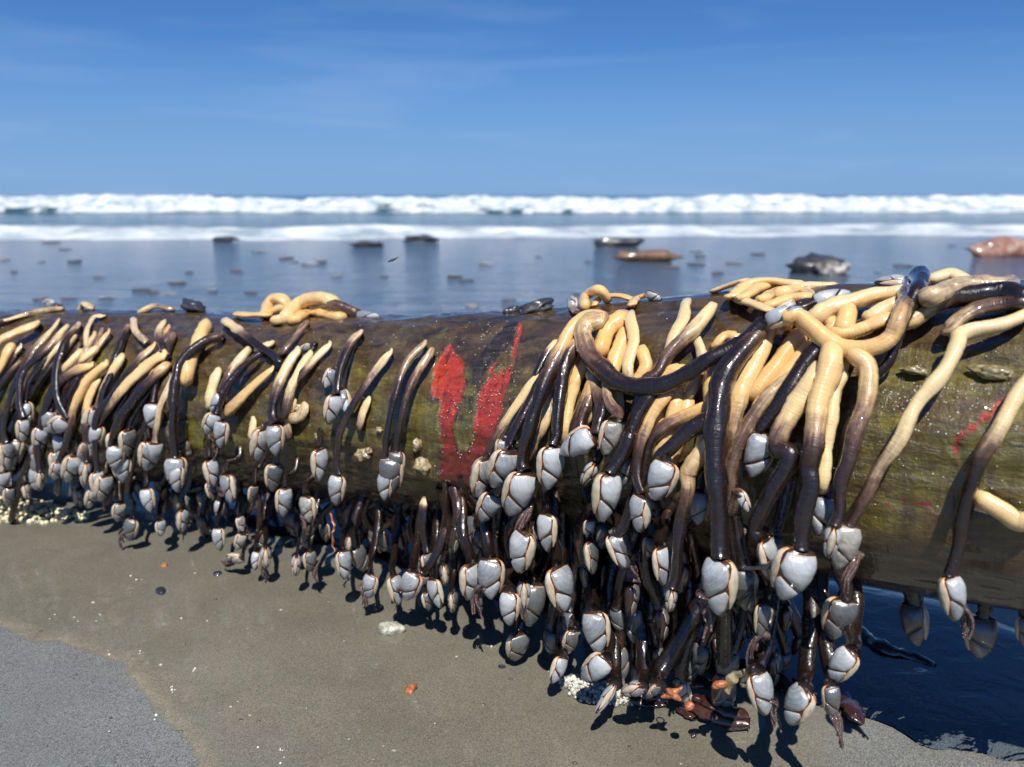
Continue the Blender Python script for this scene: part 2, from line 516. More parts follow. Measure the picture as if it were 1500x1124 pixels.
sepc = M.n('ShaderNodeSeparateColor'); M.put(sepc.inputs[0], grain2)
gv = M.math('ADD', M.rng(sepc.outputs[0], 0, 1, .45, 1.55), M.math('MULTIPLY', M.math('SUBTRACT', grain, .5), 1.2))
gm = M.n('ShaderNodeMix', data_type='RGBA', blend_type='MULTIPLY'); 
cg = M.n('ShaderNodeCombineColor')
for i in range(3): M.put(cg.inputs[i], gv)
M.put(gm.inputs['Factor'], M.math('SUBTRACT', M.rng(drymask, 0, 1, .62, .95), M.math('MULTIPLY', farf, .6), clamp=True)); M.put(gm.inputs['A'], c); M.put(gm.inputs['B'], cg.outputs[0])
c = M.mix(farf, gm.outputs['Result'], (.060, .085, .110))  # far sand tinted blue: the sky's reflection put partly into its colour
wet = M.math('SUBTRACT', 1.0, M.math('MULTIPLY', drymask, .75))
rip_n = M.noise(M.coord((3.0, 9.0, 1)), 3.2, 4, .55, .4)
rip_f = M.noise(M.coord((.55, 3.2, 1)), 2.4, 5, .6, .6)
ripple = M.math('ADD', M.math('MULTIPLY', rip_n, .05), M.math('MULTIPLY', rip_f, farf))
M.set(Base_Color=c, Roughness=M.rng(drymask, 0, 1, .5, .62), Specular_IOR_Level=.35, Coat_Weight=wet, Coat_Roughness=M.rng(farf, 0, 1, .05, .09), Coat_IOR=1.36,
      Normal=M.bump(M.math('ADD', M.math('MULTIPLY', grain, .5), sepc.outputs[1]), M.rng(farf, 0, 1, .40, .0), .0006))
M.put(M.b.inputs['Coat Normal'], M.bump(ripple, .55, M.rng(farf, 0, 1, .02, .11)))
MAT_SAND = M.m
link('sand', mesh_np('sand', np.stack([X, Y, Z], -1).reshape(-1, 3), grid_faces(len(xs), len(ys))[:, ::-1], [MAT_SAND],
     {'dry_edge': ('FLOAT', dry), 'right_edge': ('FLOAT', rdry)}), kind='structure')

# pool in the scour under the log
M = Mat('pool_water')
M.t.nodes.remove(M.b)
fr = M.n('ShaderNodeFresnel'); fr.inputs['IOR'].default_value = 2.2
nb = M.bump(M.math('ADD', M.noise(M.coord((14, 20, 1), rot=(0, 0, .5)), 1.6, 3, .5, .8), M.math('MULTIPLY', M.noise(M.coord((60, 60, 1)), 2, 2), .12)),   .5, .0042)
M.put(fr.inputs['Normal'], nb)
gl = M.n('ShaderNodeBsdfGlossy'); gl.inputs['Roughness'].default_value = .02; M.put(gl.inputs['Normal'], nb)
tr = M.n('ShaderNodeBsdfTransparent'); tr.inputs['Color'].default_value = (.84, .94, 1.0, 1)
mx = M.n('ShaderNodeMixShader'); M.put(mx.inputs[0], M.math('MULTIPLY', fr.outputs[0], 1.0, clamp=True)); M.put(mx.inputs[1], tr.outputs[0]); M.put(mx.inputs[2], gl.outputs[0])
M.t.links.new(mx.outputs[0], M.out.inputs['Surface'])
MAT_POOL = M.m
ia, ib = [int(np.argmin(np.abs(LOG_C[:, 0] - v))) for v in (-.42, .75)]
nn = 120
idx = np.linspace(ia, ib, nn).astype(int)
off_n = np.interp(np.linspace(0, 1, nn), [0, .1, .45, .62, .72, .76, .80, 1], [.0, .03, .02, .03, .03, .015, .0, -.01])
off_f = np.interp(np.linspace(0, 1, nn), [0, .1, .5, .7, .8, .9, 1], [-.02, -.12, -.16, -.20, -.17, -.14, -.12])
vv = []
for k, i in enumerate(idx):
    jn = .006*float(fbm(k*.35, 0., 0., 3, 2))
    for f in [0, .05, .12, .2, .3, .4, .5, .6, .7, .8, .88, .95, .98, 1]:
        o = (off_n[k]+jn)*(1-f) + off_f[k]*f
        p = LOG_C[i] + _F[i]*o
        vv.append((p[0], p[1], float(rise(p[0], p[1])) + float(np.interp(f, [0, .16, .9, 1], [.0015, .006, .006, .001]))))
link('pool_water', mesh_np('pool_water', np.array(vv), grid_faces(nn, 14), [MAT_POOL]), kind='structure')

# ---------------------------------------------------------------- sea
SEA = -.62
M = Mat('sea_water')
foam = M.attr('foam')
ob = M.n('ShaderNodeTexCoord').outputs['Object']
fn = M.noise(M.coord((.5, 1.3, 1)), 1.3, 6, .65, .5)
ff = M.rng(M.math('ADD', foam, M.math('MULTIPLY', M.math('SUBTRACT', fn, .5), 1.3)), .42, .62)
wv = M.math('ADD', M.noise(M.coord((.25, 1.1, 1)), 1.2, 5, .6, .4), M.math('MULTIPLY', M.noise(M.coord((1.5, 4, 1)), 1.5, 3), .2))
wc = M.mix(ff, (.030, .070, .085), M.mix(M.rng(M.noise(M.coord((1.1, 1.6, 2.2)), 1.0, 6, .7), .38, .62), (.20, .26, .30), (.58, .60, .61)))  # grey-blue mottle puts the shading of the breakers into the foam colour
M.set(Base_Color=wc, Roughness=M.rng(ff, 0, 1, .12, .8), IOR=1.33, Normal=M.bump(wv, .5, M.rng(ff, 0, 1, .30, .25)))
MAT_SEA = M.m
sx = axis_pts(-40, 40, .16, -9000, 9000, 1.18)
sy = np.concatenate([np.arange(9, 18, .09), np.arange(18, 42, .45), np.arange(42, 62, .16), axis_pts(62, 64, .5, 62, 12000, 1.13)[0:]])
sy = np.unique(np.round(sy, 4)); sy = sy[sy < 12000]
X, Y = np.meshgrid(sx, sy, indexing='ij')
ground = -.015*np.maximum(0, Y-1.6)
edge_y = 10.2 + .7*fbm(X*.12, 0*X, 0, 3, 31) + .25*fbm(X*.7, 0*X, 0, 3, 33) + np.clip(X, -9, 9)*.10
Z = np.maximum(SEA, ground + .012)
over = Y - edge_y
Z = np.where(over < .25, ground + .012 - (.25-over)*.12, Z)
foamv = np.zeros_like(X)
# the spent bore running up the beach
b_y = edge_y + 1.1 + .5*fbm(X*.2, 0*X, 0, 3, 41)
bh = (.10 + .05*fbm(X*.5, Y*.3, 0, 3, 43)) * np.exp(-np.maximum(0, Y-b_y)**2/4) * smooth(-.5, .15, Y-b_y)
Z += bh + .02*smooth(0, .1, bh)*fbm(X*3, Y*3, 0, 3, 47)
foamv = np.maximum(foamv, smooth(-.2, .35, over) * smooth(7.0, 2.0, Y-b_y) * .95)
foamv = np.maximum(foamv, .44*smooth(14, 16, Y)*smooth(40, 20, Y)*(.55+.5*fbm(X*.08, Y*.5, 0, 3, 51)))
# breakers far out
def breaker(y0, h, seed, lo, width):
    global Z, foamv
    c = y0 + 1.6*fbm(X*.05, 0*X, 0, 2, seed)
    hh = h*(1 + .14*fbm(X*.07, 0*X, 0, 2, seed+1) + .07*fbm(X*.5, Y*.4, 0, 2, seed+2))
    f = np.clip(1-np.abs(Y-c)/np.where(Y < c, .9, 4.5), 0, 1)
    f = f*f*(3-2*f)
    unb = smooth(lo, lo+.5, fbm(X*.11+7, 0*X, 0, 2, seed+3) + .55*fbm(X*.6, Y*.7, 0, 3, seed+4))               # stretches not yet broken show a dark face
    Z = Z + hh*f*(1 - .25*unb)*(1 + .08*fbm(X*1.5, Y*1.5, 0, 3, seed+5))
    fo = smooth(.02, .16, f)*(1 - .62*unb*smooth(c+.1, c-.3, Y)) - .12*(fbm(X*.9, Y*1.3, 0, 4, seed+9) > .25)*unb
    foamv = np.maximum(foamv, fo*(1 - .22*smooth(.1, .7, fbm(X*1.4, Y*2.2, 0, 4, seed+11))))
    foamv = np.maximum(foamv, smooth(c-width, c-.4, Y)*smooth(c+.5, c, Y)*.62*(1-unb))
breaker(46.5, .40, 60, .3, 1.0)
breaker(50.5, .70, 80, .45, 1.2)
breaker(56.0, .90, 100, .50, 2.0)
link('sea', mesh_np('sea', np.stack([X, Y, Z], -1).reshape(-1, 3), grid_faces(len(sx), len(sy))[:, ::-1], [MAT_SEA], {'foam': ('FLOAT', foamv)}), kind='structure')

# ================================================================ GOOSE BARNACLES
# materials -------------------------------------------------------
M = Mat('barnacle_stalk')
sw = M.attr('along', 'Vector')                             # x metres along the stalk, y z round it
tone = M.attr('tone'); warm = M.attr('warm')
nz = M.noise(M.coord((130, 160, 160), vec=sw), 1, 4, .6)
nl = M.noise(M.coord((35, 420, 420), vec=sw), 1, 3, .6)
tn = M.math('ADD', tone, M.math('ADD', M.math('MULTIPLY', M.math('SUBTRACT', nz, .5), .50), M.math('MULTIPLY', M.math('SUBTRACT', nl, .5), .50)))
pale = M.mix(warm, (.62, .49, .265), (.64, .37, .12))
pale = M.mix(M.rng(nl, .55, .75, 0, .22), pale, (.66, .52, .32))
c_mid = (.175, .105, .068); c_brown = (.048, .022, .012); c_blk = (.010, .0055, .0035)
c = M.mix(M.rng(tn, .22, .55), pale, c_mid)
c = M.mix(M.rng(tn, .48, .74), c, c_brown)
c = M.mix(M.rng(tn, .72, .95), c, c_blk)
ring = M.noise(M.coord((750, 55, 55), vec=sw), 1, 3, .55, .3)
fine = M.noise(M.coord((1500, 700, 700), vec=sw), 1, 2, .6)
c = M.mix(M.rng(ring, .50, .72, 0, .16), c, M.mix(.45, c, (.12, .07, .04)))
hb = M.math('ADD', ring, M.math('MULTIPLY', fine, .45))
M.set(Base_Color=c, Roughness=M.rng(nz, .3, .7, .22, .40), Specular_IOR_Level=.30, Subsurface_Weight=M.rng(tone, 0, .6, .45, 0.0), Subsurface_Scale=.006,
      Coat_Weight=1.0, Coat_Roughness=.07, Coat_IOR=1.48, Normal=M.bump(M.math('ADD', hb, M.math('MULTIPLY', nl, .5)), .42, .0011))
M.b.inputs['Subsurface Radius'].default_value = (1, .45, .2)
M.put(M.b.inputs['Coat Normal'], M.bump(M.math('ADD', M.noise(M.coord((430, 190, 190), vec=sw), 1, 1, .4), M.math('MULTIPLY', M.noise(M.coord((120, 260, 260), vec=sw), 1, 1, .4), .6)), .8, .0009))
MAT_STALK = M.m

def plate_mat(name, lo, hi, stain, stain_amt, rim):
    M = Mat(name)
    loc = M.n('ShaderNodeTexCoord').outputs['Object']
    rnd = M.n('ShaderNodeObjectInfo').outputs['Random']
    off = M.n('ShaderNodeVectorMath', operation='ADD'); M.put(off.inputs[0], loc)
    cx = M.n('ShaderNodeCombineXYZ'); M.put(cx.inputs[0], M.math('MULTIPLY', rnd, 37.0)); M.put(off.inputs[1], cx.outputs[0])
    vec = off.outputs[0]
    r = M.attr('umbo'); e = M.attr('edge')
    n1 = M.noise(vec, 3.2, 5, .6); n2 = M.noise(vec, 9, 5, .65)
    gl = M.noise(M.coord((46, .1, .1), vec=(lambda q: q)(M._vecx(r, n1))), 1, 4, .6)
    c = M.mix(M.rng(M.math('ADD', n1, M.math('MULTIPLY', M.math('SUBTRACT', rnd, .5), .5)), .25, .75), lo, hi)
    c = M.mix(M.rng(gl, .35, .7, 0, .45), c, tuple(min(1, v*1.45) for v in hi))
    c = M.mix(M.rng(gl, .5, .3, 0, .30), c, tuple(v*.55 for v in lo))
    c = M.mix(M.math('MULTIPLY', M.rng(n2, .54, .70), stain_amt), c, stain)
    en = M.math('ADD', e, M.math('MULTIPLY', M.math('SUBTRACT', n2, .5), .35))
    c = M.mix(M.rng(en, .22, .06, 0, .7), c, (.42, .35, .25))
    side = M.rng(M.noise(vec, 2.1, 3, .6), .42, .62)
    c = M.mix(M.math('MULTIPLY', M.rng(en, .13, .0, 0, .95), M.rng(side, 0, 1, .35, 1)), c, rim)
    M.set(Base_Color=c, Roughness=M.rng(n2, .3, .7, .22, .36), Specular_IOR_Level=.5, Coat_Weight=1.0, Coat_Roughness=.09, Coat_IOR=1.5,
          Normal=M.bump(M.math('ADD', gl, M.math('MULTIPLY', n2, .5)), .5, .0004))
    M.put(M.b.inputs['Coat Normal'], M.bump(M.math('ADD', gl, M.math('MULTIPLY', n2, 1.2)), .5, .0006))
    return M.m
def _vecx(self, r, n):
    cx = self.n('ShaderNodeCombineXYZ')
    self.put(cx.inputs[0], self.math('ADD', r, self.math('MULTIPLY', n, .05)))
    return cx.outputs[0]
Mat._vecx = _vecx
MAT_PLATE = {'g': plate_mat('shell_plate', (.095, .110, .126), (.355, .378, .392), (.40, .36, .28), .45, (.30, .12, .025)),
             'd': plate_mat('shaded_stained_shell_plate', (.035, .038, .040), (.095, .10, .10), (.10, .065, .04), .7, (.16, .07, .02)),  # dark copy for stained shells and shells in shade, shade put into the colour
             'c': plate_mat('crusted_shell_plate', (.13, .127, .112), (.29, .28, .25), (.20, .14, .08), .8, (.30, .14, .04))}
M = Mat('carina_plate')
tc = M.n('ShaderNodeTexCoord').outputs['Object']
n1 = M.noise(M.coord((12, 12, 3), vec=tc), 1.6, 5, .6); e = M.attr('edge'); u = M.attr('umbo')
c = M.ramp(n1, [(.3, (.36, .30, .20)), (.7, (.52, .47, .37))])
c = M.mix(M.rng(M.math('ADD', e, M.math('MULTIPLY', M.math('SUBTRACT', n1, .5), .5)), .35, .02, 0, .95), c, (.55, .20, .035))
c = M.mix(M.rng(M.math('ADD', u, M.math('MULTIPLY', n1, .10)), .17, .07, 0, .95), c, (.66, .21, .03))
M.set(Base_Color=c, Roughness=.28, Coat_Weight=.6, Coat_Roughness=.07, Normal=M.bump(n1, .4, .0006), Subsurface_Weight=.12, Subsurface_Scale=.002)
MAT_CARINA = M.m
M = Mat('barnacle_skin')
tc = M.n('ShaderNodeTexCoord').outputs['Object']
n1 = M.noise(tc, 6, 5, .6)
c = M.ramp(n1, [(.3, (.012, .008, .006)), (.6, (.034, .016, .010)), (.8, (.10, .042, .015))])
c = M.mix(M.rng(M.math('ADD', M.attr('lip'), M.math('MULTIPLY', n1, .5)), .95, 1.25, 0, .95), c, (.50, .165, .022))
M.set(Base_Color=c, Roughness=.25, Coat_Weight=.8, Coat_Roughness=.06, Normal=M.bump(n1, .6, .001))
MAT_SKIN = M.m
M = Mat('cirri_flesh')
sw = M.attr('along', 'Vector')
n1 = M.noise(M.coord((9, 3, 3), vec=sw), 6, 4, .6)
c = M.ramp(n1, [(.3, (.028, .014, .012)), (.55, (.10, .052, .042)), (.75, (.24, .15, .12))])
M.set(Base_Color=c, Roughness=.26, Coat_Weight=.8, Coat_Roughness=.07, Normal=M.bump(M.noise(M.coord((60, 8, 8), vec=sw), 2, 3), .8, .0010))
MAT_CIRRI = M.m

# shell heads ------------------------------------------------------
HU = [0, .04, .12, .25, .45, .65, .82, .94, 1.0]
VC = [.22, .36, .45, .50, .49, .43, .32, .20, .10]            # carinal side, +x
VO = [.24, .38, .45, .48, .45, .36, .22, .10, .02]            # opening side, -x
TK = [.055, .095, .150, .195, .19, .155, .105, .055, .015]
def head_fn(w, tk):
    def f(u):
        a = np.interp(u, HU, VC)*w; b = np.interp(u, HU, VO)*w
        return (a-b)/2, (a+b)/2, np.interp(u, HU, TK)*tk
    return f
def chaikin(P, n=2, f=.25):
    P = np.asarray(P, float)
    for _ in range(n):
        Q = np.roll(P, -1, 0)
        P = np.stack([(1-f)*P+f*Q, f*P+(1-f)*Q], 1).reshape(-1, 2)
    return P
SCUTUM = [(.03, -.37), (.015, .0), (.04, .36), (.16, .42), (.30, .43), (.42, .34), (.56, .04), (.71, -.25), (.755, -.33), (.62, -.385), (.42, -.44), (.20, -.45)]
TERGUM = [(.44, .385), (.60, .02), (.745, -.24), (.80, -.285), (.90, -.13), (.975, .02), (.97, .10), (.84, .265), (.66, .385), (.53, .42)]
_heads = {}
def head_meshes(var, style):
    if (var, style) in _heads: return _heads[var, style]
    rs = np.random.RandomState(100+var)
    w = [.56, .61, .53, .65, .58, .60, .55, .63][var % 8]; tk = [1, .9, 1.1, 1, .85, 1.1, 1, .95][var % 8]
    fn = head_fn(w, tk)
    out = {}
    us = np.concatenate([[0, .02], np.linspace(.05, .95, 15), [.98, 1.0]]); ph = np.linspace(0, 2*np.pi, 24, endpoint=False)
    vs, lip = [], []
    for uu in us:
        c, hw, th = fn(uu)
        x = c + hw*np.cos(ph); y = th*np.sign(np.sin(ph))*np.abs(np.sin(ph))**.85
        vs.append(np.stack([x, y, np.full_like(x, -uu)], 1))
        lip.append(np.clip(np.cos(ph)*-1, 0, 1)**10*.40*(uu > .05) + .62*np.exp(-(uu/.05)**2) + .20*np.clip(np.cos(ph), 0, 1)**8)
    vs = np.concatenate(vs); lip = np.concatenate(lip)
    vs = vs + (.010*np.stack([vnoise(vs[:, 0]*6+k*9, vs[:, 1]*6, vs[:, 2]*6+var, 7) for k in range(3)], 1))
    n = len(us); f = grid_faces(n, 24, True)[:, ::-1].tolist()
    f.append(list(range(24))[::-1]); f.append([(n-1)*24+j for j in range(24)])
    out['capitulum'] = mesh_np('capitulum', vs, f, [MAT_SKIN], {'lip': ('FLOAT', lip)})
    def plate(nm, poly, umbo, side, gap):
        P = np.array(poly) + rs.uniform(-.018, .018, (len(poly), 2)); cen0 = P.mean(0)
        P = cen0 + (P-cen0)*.95
        P = chaikin(chaikin(P, 1, .12), 1)
        cen = P.mean(0); m = len(P)
        R = [(1.0, -.014, 0), (1.0, .008, .0), (.965, .022, .15), (.88, .038, .45), (.68, .050, .9), (.42, .060, 1), (.17, .063, 1)]
        V, e, r = [], [], []
        for fct, h, ed in R:
            q = cen + (P-cen)*fct
            c, hw, th = fn(q[:, 0])
            xx = q[:, 1]*w
            t = np.sqrt(np.clip(1-((xx-c)/hw)**2, .02, 1))**.85*th
            V.append(np.stack([xx, side*(t+h*.8+gap), -q[:, 0]], 1)); e.append(np.full(m, ed)); r.append(np.hypot(q[:, 0]-umbo[0], (q[:, 1]-umbo[1])*w))
        V.append([[cen[1]*w, V[-1][:, 1].mean(), -cen[0]]]); e.append([1.]); r.append([np.hypot(cen[0]-umbo[0], (cen[1]-umbo[1])*w)])
        k = len(R)
        F = grid_faces(k, m, True).tolist() + [[(k-1)*m+j, k*m, (k-1)*m+(j+1) % m] for j in range(m)]
        if side > 0: F = [q[::-1] for q in F]
        V = np.concatenate(V)
        if style == 'c':
            V = V + .016*np.stack([fbm(V[:, 0]*9+k2*5, V[:, 1]*9, V[:, 2]*9+var, 3, 11) for k2 in range(3)], 1)
        return mesh_np(nm, V, F, [MAT_PLATE[style]], {'edge': ('FLOAT', np.concatenate(e)), 'umbo': ('FLOAT', np.concatenate(r))})
    out['scutum'] = [plate('scutum', SCUTUM, (.04, -.38), s, 0) for s in (1, -1)]
    out['tergum'] = [plate('tergum', TERGUM, (.46, .36), s, .004) for s in (1, -1)]
    # carina: the cream keel along the back edge
    V, e, uu_ = [], [], []
    su = np.linspace(.015, .80, 22); na = 11
    for uu in su:
        s = (uu-.015)/.785
        half = math.radians(42)*max(.03, math.sin(math.pi*min(1, s*.93+.05)))**.6
        c, hw, th = fn(uu)
        for j, a in enumerate(np.linspace(-1, 1, na)):
            an = a*half; bul = .024*(1-a*a) + (.004 if abs(a) < .99 else -.012)
            V.append((c + (hw+bul)*math.cos(an), (th+bul*.6)*math.sin(an), -uu)); e.append(1-abs(a)); uu_.append(uu)
    out['carina'] = mesh_np('carina', np.array(V), grid_faces(len(su), na), [MAT_CARINA], {'edge': ('FLOAT', e), 'umbo': ('FLOAT', uu_)})
    _heads[var, style] = out
    return out
def tube(P, R, ns=12, flat=None, caps=True):
    """tube along points P with radii R; returns verts, faces, along (m,3)"""
    P = np.asarray(P, float); n = len(P)
    T = np.gradient(P, axis=0); T /= np.linalg.norm(T, axis=1)[:, None] + 1e-12
    N = np.cross(T[0], [.3, .2, .9]); N /= np.linalg.norm(N)
    th = np.linspace(0, 2*np.pi, ns, endpoint=False)
    L = np.concatenate([[0], np.cumsum(np.linalg.norm(np.diff(P, axis=0), axis=1))])
    V, A = [], []
    for i in range(n):
        N = N - T[i]*(N @ T[i]); N /= np.linalg.norm(N) + 1e-12
        Bn = np.cross(T[i], N)
        if flat is not None:                                # flatten towards a direction
            D = flat[0] - T[i]*(flat[0] @ T[i]); D /= np.linalg.norm(D) + 1e-12
            E = np.cross(T[i], D); V.append(P[i] + R[i]*(np.cos(th)[:, None]*E + flat[1]*np.sin(th)[:, None]*D))
        else:
            V.append(P[i] + R[i]*(np.cos(th)[:, None]*N + np.sin(th)[:, None]*Bn))
        A.append(np.stack([np.full(ns, L[i]), R[i]*np.cos(th), R[i]*np.sin(th)], 1))
    V = np.concatenate(V); A = np.concatenate(A)
    F = grid_faces(n, ns, True)[:, ::-1].tolist()
    if caps: F += [list(range(ns)), [(n-1)*ns+j for j in range(ns)][::-1]]
    return V, F, A
_cirri = []
for k in range(4):
    rs = np.random.RandomState(50+k)
    V, F, A, o = [], [], [], 0
    for i in range(10):
        t = np.linspace(0, 1, 18)
        R0 = .10 + .045*i; ph = t*rs.uniform(1.7, 2.5) - .25
        x = R0*np.sin(ph)*(1 if k % 2 else .8) + rs.uniform(-.02, .02) - .10; z = -R0*(1-np.cos(ph))*1.15 + rs.uniform(-.02, .02)
        y = rs.uniform(-.07, .07) + .05*np.sin(t*5+i)
        v, f, a = tube(np.stack([x, y, z], 1), .052*(1-t**2*.6)*(1+.10*np.sin(t*70+i)), 8)
        V.append(v); F += [[q+o for q in ff] for ff in f]; A.append(a + [i*.37, 0, 0]); o += len(v)
    _cirri.append(mesh_np('cirri', np.concatenate(V), F, [MAT_CIRRI], {'along': ('FLOAT_VECTOR', np.concatenate(A))}))

GROUP = 'goose barnacles hanging from the log'
N_B = 0
def add_head(root, J, T, yaw, style, var, wscale=1.0, cirri=0, seed=0, label=None):
    T = J + (T-J)*.92
    a = T - J; L = a.length; a = a.normalized(); wscale *= .94 + .12*((seed*.37) % 1)
    v = (CAMP - (J+T)/2).normalized()
    l = a.cross(v).normalized(); n = l.cross(a)
    y = math.radians(yaw)
    xd = (l*math.cos(y) + n*math.sin(y)).normalized()
    zd = -a; yd = zd.cross(xd)
    mat = Matrix(((xd.x*L*wscale, yd.x*L*wscale, zd.x*L, 0), (xd.y*L*wscale, yd.y*L*wscale, zd.y*L, 0), (xd.z*L*wscale, yd.z*L*wscale, zd.z*L, 0), (0, 0, 0, 1)))
    mat.translation = J - root.location
    hm = head_meshes(var, style)
    cap = link('capitulum', hm['capitulum'], root); cap.matrix_local = mat
    for nm in ('scutum', 'tergum'):
        for m in hm[nm]: link(nm, m, cap)
    link('carina', hm['carina'], cap)
    if cirri:
        q = link('cirri', _cirri[seed % 4], cap)
        q.location = (-.22, 0, -.70) if cirri == 1 else (-.05, 0, -.86)
        q.rotation_euler = (0, .35 if cirri == 1 else 0, seed*1.3)
        q.scale = (1, 1, 1) if cirri == 1 else (1.25, 1.25, 1.35)
    return L
def barnacle(label, pts3, radii, tone, warm, head=None, flat=None, style='g', yaw=0, cirri=0, wscale=1.0, group=GROUP, torn=False):
    """pts3: stalk points from the log to the shell, head: shell tip point or None"""
    global N_B
    N_B += 1
    sd = N_B
    P = np.array([tuple(p) for p in pts3])
    root = link('goose_barnacle', None, label=label, category='barnacle', group=group)
    root.location = P[0]
    ln = np.linalg.norm(np.diff(P, axis=0), axis=1).sum()
    n = int(min(64, max(18, ln/.0022)))
    C, L = resample(catmull(P, 240), n)
    t = L/L[-1]
    R = radii[0] + (radii[1]-radii[0])*t
    R = R*(1 + .11*vnoise(L*75, 0*L+sd*3.1, 0, 5) + .03*vnoise(L*400, 0*L+sd, 0, 6))
    slim = radii[0] < .0066
    R = R*(1 - (.42 if slim else .12)*np.exp(-(t/.11)**2))*(1 + (.16 if slim else .05)*np.sin(np.pi*t))
    R[0] *= .70; R[1] *= .86; R[2] *= .95
    if head is None: R[-1] *= .35; R[-2] *= .75; R[-3] *= .92
    else: R[-1] *= 1.12; R[-2] *= 1.10
    wob = .0011*np.stack([vnoise(L*45, 0*L+sd+k*11, 0, 12) for k in range(3)], 1)*np.minimum(1, np.minimum(t, 1-t)*8)[:, None]
    C = C + wob
    V, F, A = tube(C - P[0], R, 14, flat=flat)
    Cr = np.repeat(C - P[0], 14, 0)
    an = np.tile(np.linspace(0, 2*np.pi, 14, endpoint=False), n)
    La = np.repeat(L, 14)
    V = Cr + (V-Cr)*(1 + .15*fbm(La*65, np.cos(an)*1.3+sd, np.sin(an)*1.1, 2, 31) + .05*vnoise(La*420, np.cos(an)*.9+sd, np.sin(an)*.9, 32))[:, None]
    tv = np.repeat(t, 14)
    tn = tone[0] + (tone[1]-tone[0])*smooth(tone[2], tone[3], tv)
    A = A + [sd*.83, 0, 0]
    link('stalk', mesh_np('stalk', V, F, [MAT_STALK], {'along': ('FLOAT_VECTOR', A), 'tone': ('FLOAT', tn), 'warm': ('FLOAT', np.full(len(V), warm))}), root)
    if head is not None:
        add_head(root, Vector(pts3[-1]), Vector(head), yaw, style, sd % 8, wscale, cirri, sd)
    return root
DEPTH_PX = lambda p: (Vector(p) - CAMP).dot(FWD) / FPX          # metres per photograph pixel at a point
TOPLIFT = 1.0
def B(label, pts, d=(20, 16), tone=(.1, .95, .25, .7), warm=.5, head=None, lift=(8, 24), flat=None, style='g', yaw=0, cirri=0, ws=1.0, hl=0, tuck=True, group=GROUP):
    """a barnacle traced along places seen in the photograph; lifts in mm off the log's hull"""
    n = len(pts)
    P3 = []
    for i, (x, y) in enumerate(pts):
        f = i/max(1, n-1)
        p, nr = surf(x, y, (lift[0] + (lift[1]-lift[0])*f)/1000)
        if p.z < .006: p = on_ground(x, y, .006)
        P3.append(p)
    if lift[0] > 0 and tuck:
        p0, _ = surf(pts[0][0], pts[0][1], -.004)
        q = P3[0] + (P3[0]-P3[1])*.10
        P3 = [p0*.75 + q*.25] + P3
        if not head:
            p1, _ = surf(pts[-1][0], pts[-1][1], -.005)
            P3.append(p1)
    sc = [DEPTH_PX(P3[0]), DEPTH_PX(P3[-1])]
    rad = (d[0]/2*sc[0], d[1]/2*sc[1])
    hp = None; st = style; yw = yaw
    if head:
        hp, _ = surf(head[0], head[1], (lift[1]+hl)/1000)
        if len(head) > 2: yw = head[2]
        if len(head) > 3: st = head[3]
        # keep the shell about upright in depth: same distance as the stalk's end
        if hp.z < .002: hp = on_ground(head[0], head[1], .003)
        pxl = math.hypot(head[0]-pts[-1][0], head[1]-pts[-1][1]) * DEPTH_PX(P3[-1])
        if (hp - P3[-1]).length > 1.45*pxl or (hp - P3[-1]).length < .7*pxl: hp = at_depth(head[0], head[1], (P3[-1]-CAMP).dot(FWD))
    fl = None
    if not flat and d[0] < 19 and N_B % 4 != 2: flat = (.60, .74, .66, .52)[N_B % 4]
    elif not flat and N_B % 5 in (1, 3): flat = .78
    if flat:
        _, nr = surf(*pts[n//2], 0); fl = (np.array(nr), flat)
    return barnacle(label, P3, rad, tone, warm, hp, fl, st, yw, cirri, ws, group)

def _k(ox, oy, s): return lambda *p: [(ox+s*x, oy+s*y) + tuple(r) for x, y, *r in p]
k1, k2, k3, k4 = _k(0, 420, .3559), _k(250, 430, .4449), _k(600, 430, .4448), _k(680, 380, .2847)
k5, k6, k7, k8 = _k(1040, 380, .3067), _k(660, 600, .4094), _k(950, 660, .4005), _k(1200, 660, .4127)
kA, kB, kC, kD = _k(0, 600, .1958), _k(240, 620, .2135), _k(440, 640, .267), _k(1040, 760, .3238)
def one(k, *a): return k(a)[0]
# ---- front cluster, long stalks ---------------------------------------------------------------
B('barnacle whose cream stalk arches first in the middle bunch, black at its shell', k4((720,305),(650,292),(560,360),(480,500),(400,680),(340,870),(300,1040)) + k6((268,225)), (19,17), (.05,1.0,.3,.68), .8, one(k6,212,397,20), (12,34), cirri=1)
B('barnacle with a lilac stalk looping in a wide U, blackening to the right', k4((700,312),(640,328),(605,385),(650,500),(740,600),(840,652),(980,655),(1100,610),(1250,530),(1405,430)) + k5((150,395),(265,300)), (30,22), (.36,1.0,.2,.55), .45, one(k5,470,225,30), (20,26), ws=.9)
B('barnacle with an orange stalk going black midway in front of the middle bunch', k4((615,390),(545,480),(503,600),(482,750),(478,900)) + k6((366,130)), (18,15), (.12,1.0,.15,.5), .95, one(k6,349,302,25), (14,34))
B('barnacle with a thin cream stalk sweeping furthest left beside the red patch', k4((385,600),(280,740),(180,880),(122,1000)) + k6((125,170)), (11,12), (.2,.8,.4,.95), .35, one(k6,90,327,55), (8,26))
B('barnacle with a dark ribbed stalk just right of the cream one by the red patch', k4((420,570),(330,740),(262,880),(230,960)) + k6((212,146)), (13,14), (.45,.98,.0,.4), .4, one(k6,152,292,25), (8,30))
B('barnacle half hidden behind the leftmost shells of the front cluster, grey plate showing', k4((455,640),(400,800),(300,950)) + k6((188,104)), (14,12), (.3,.9,.2,.7), .6, one(k6,182,205,10), (4,18))
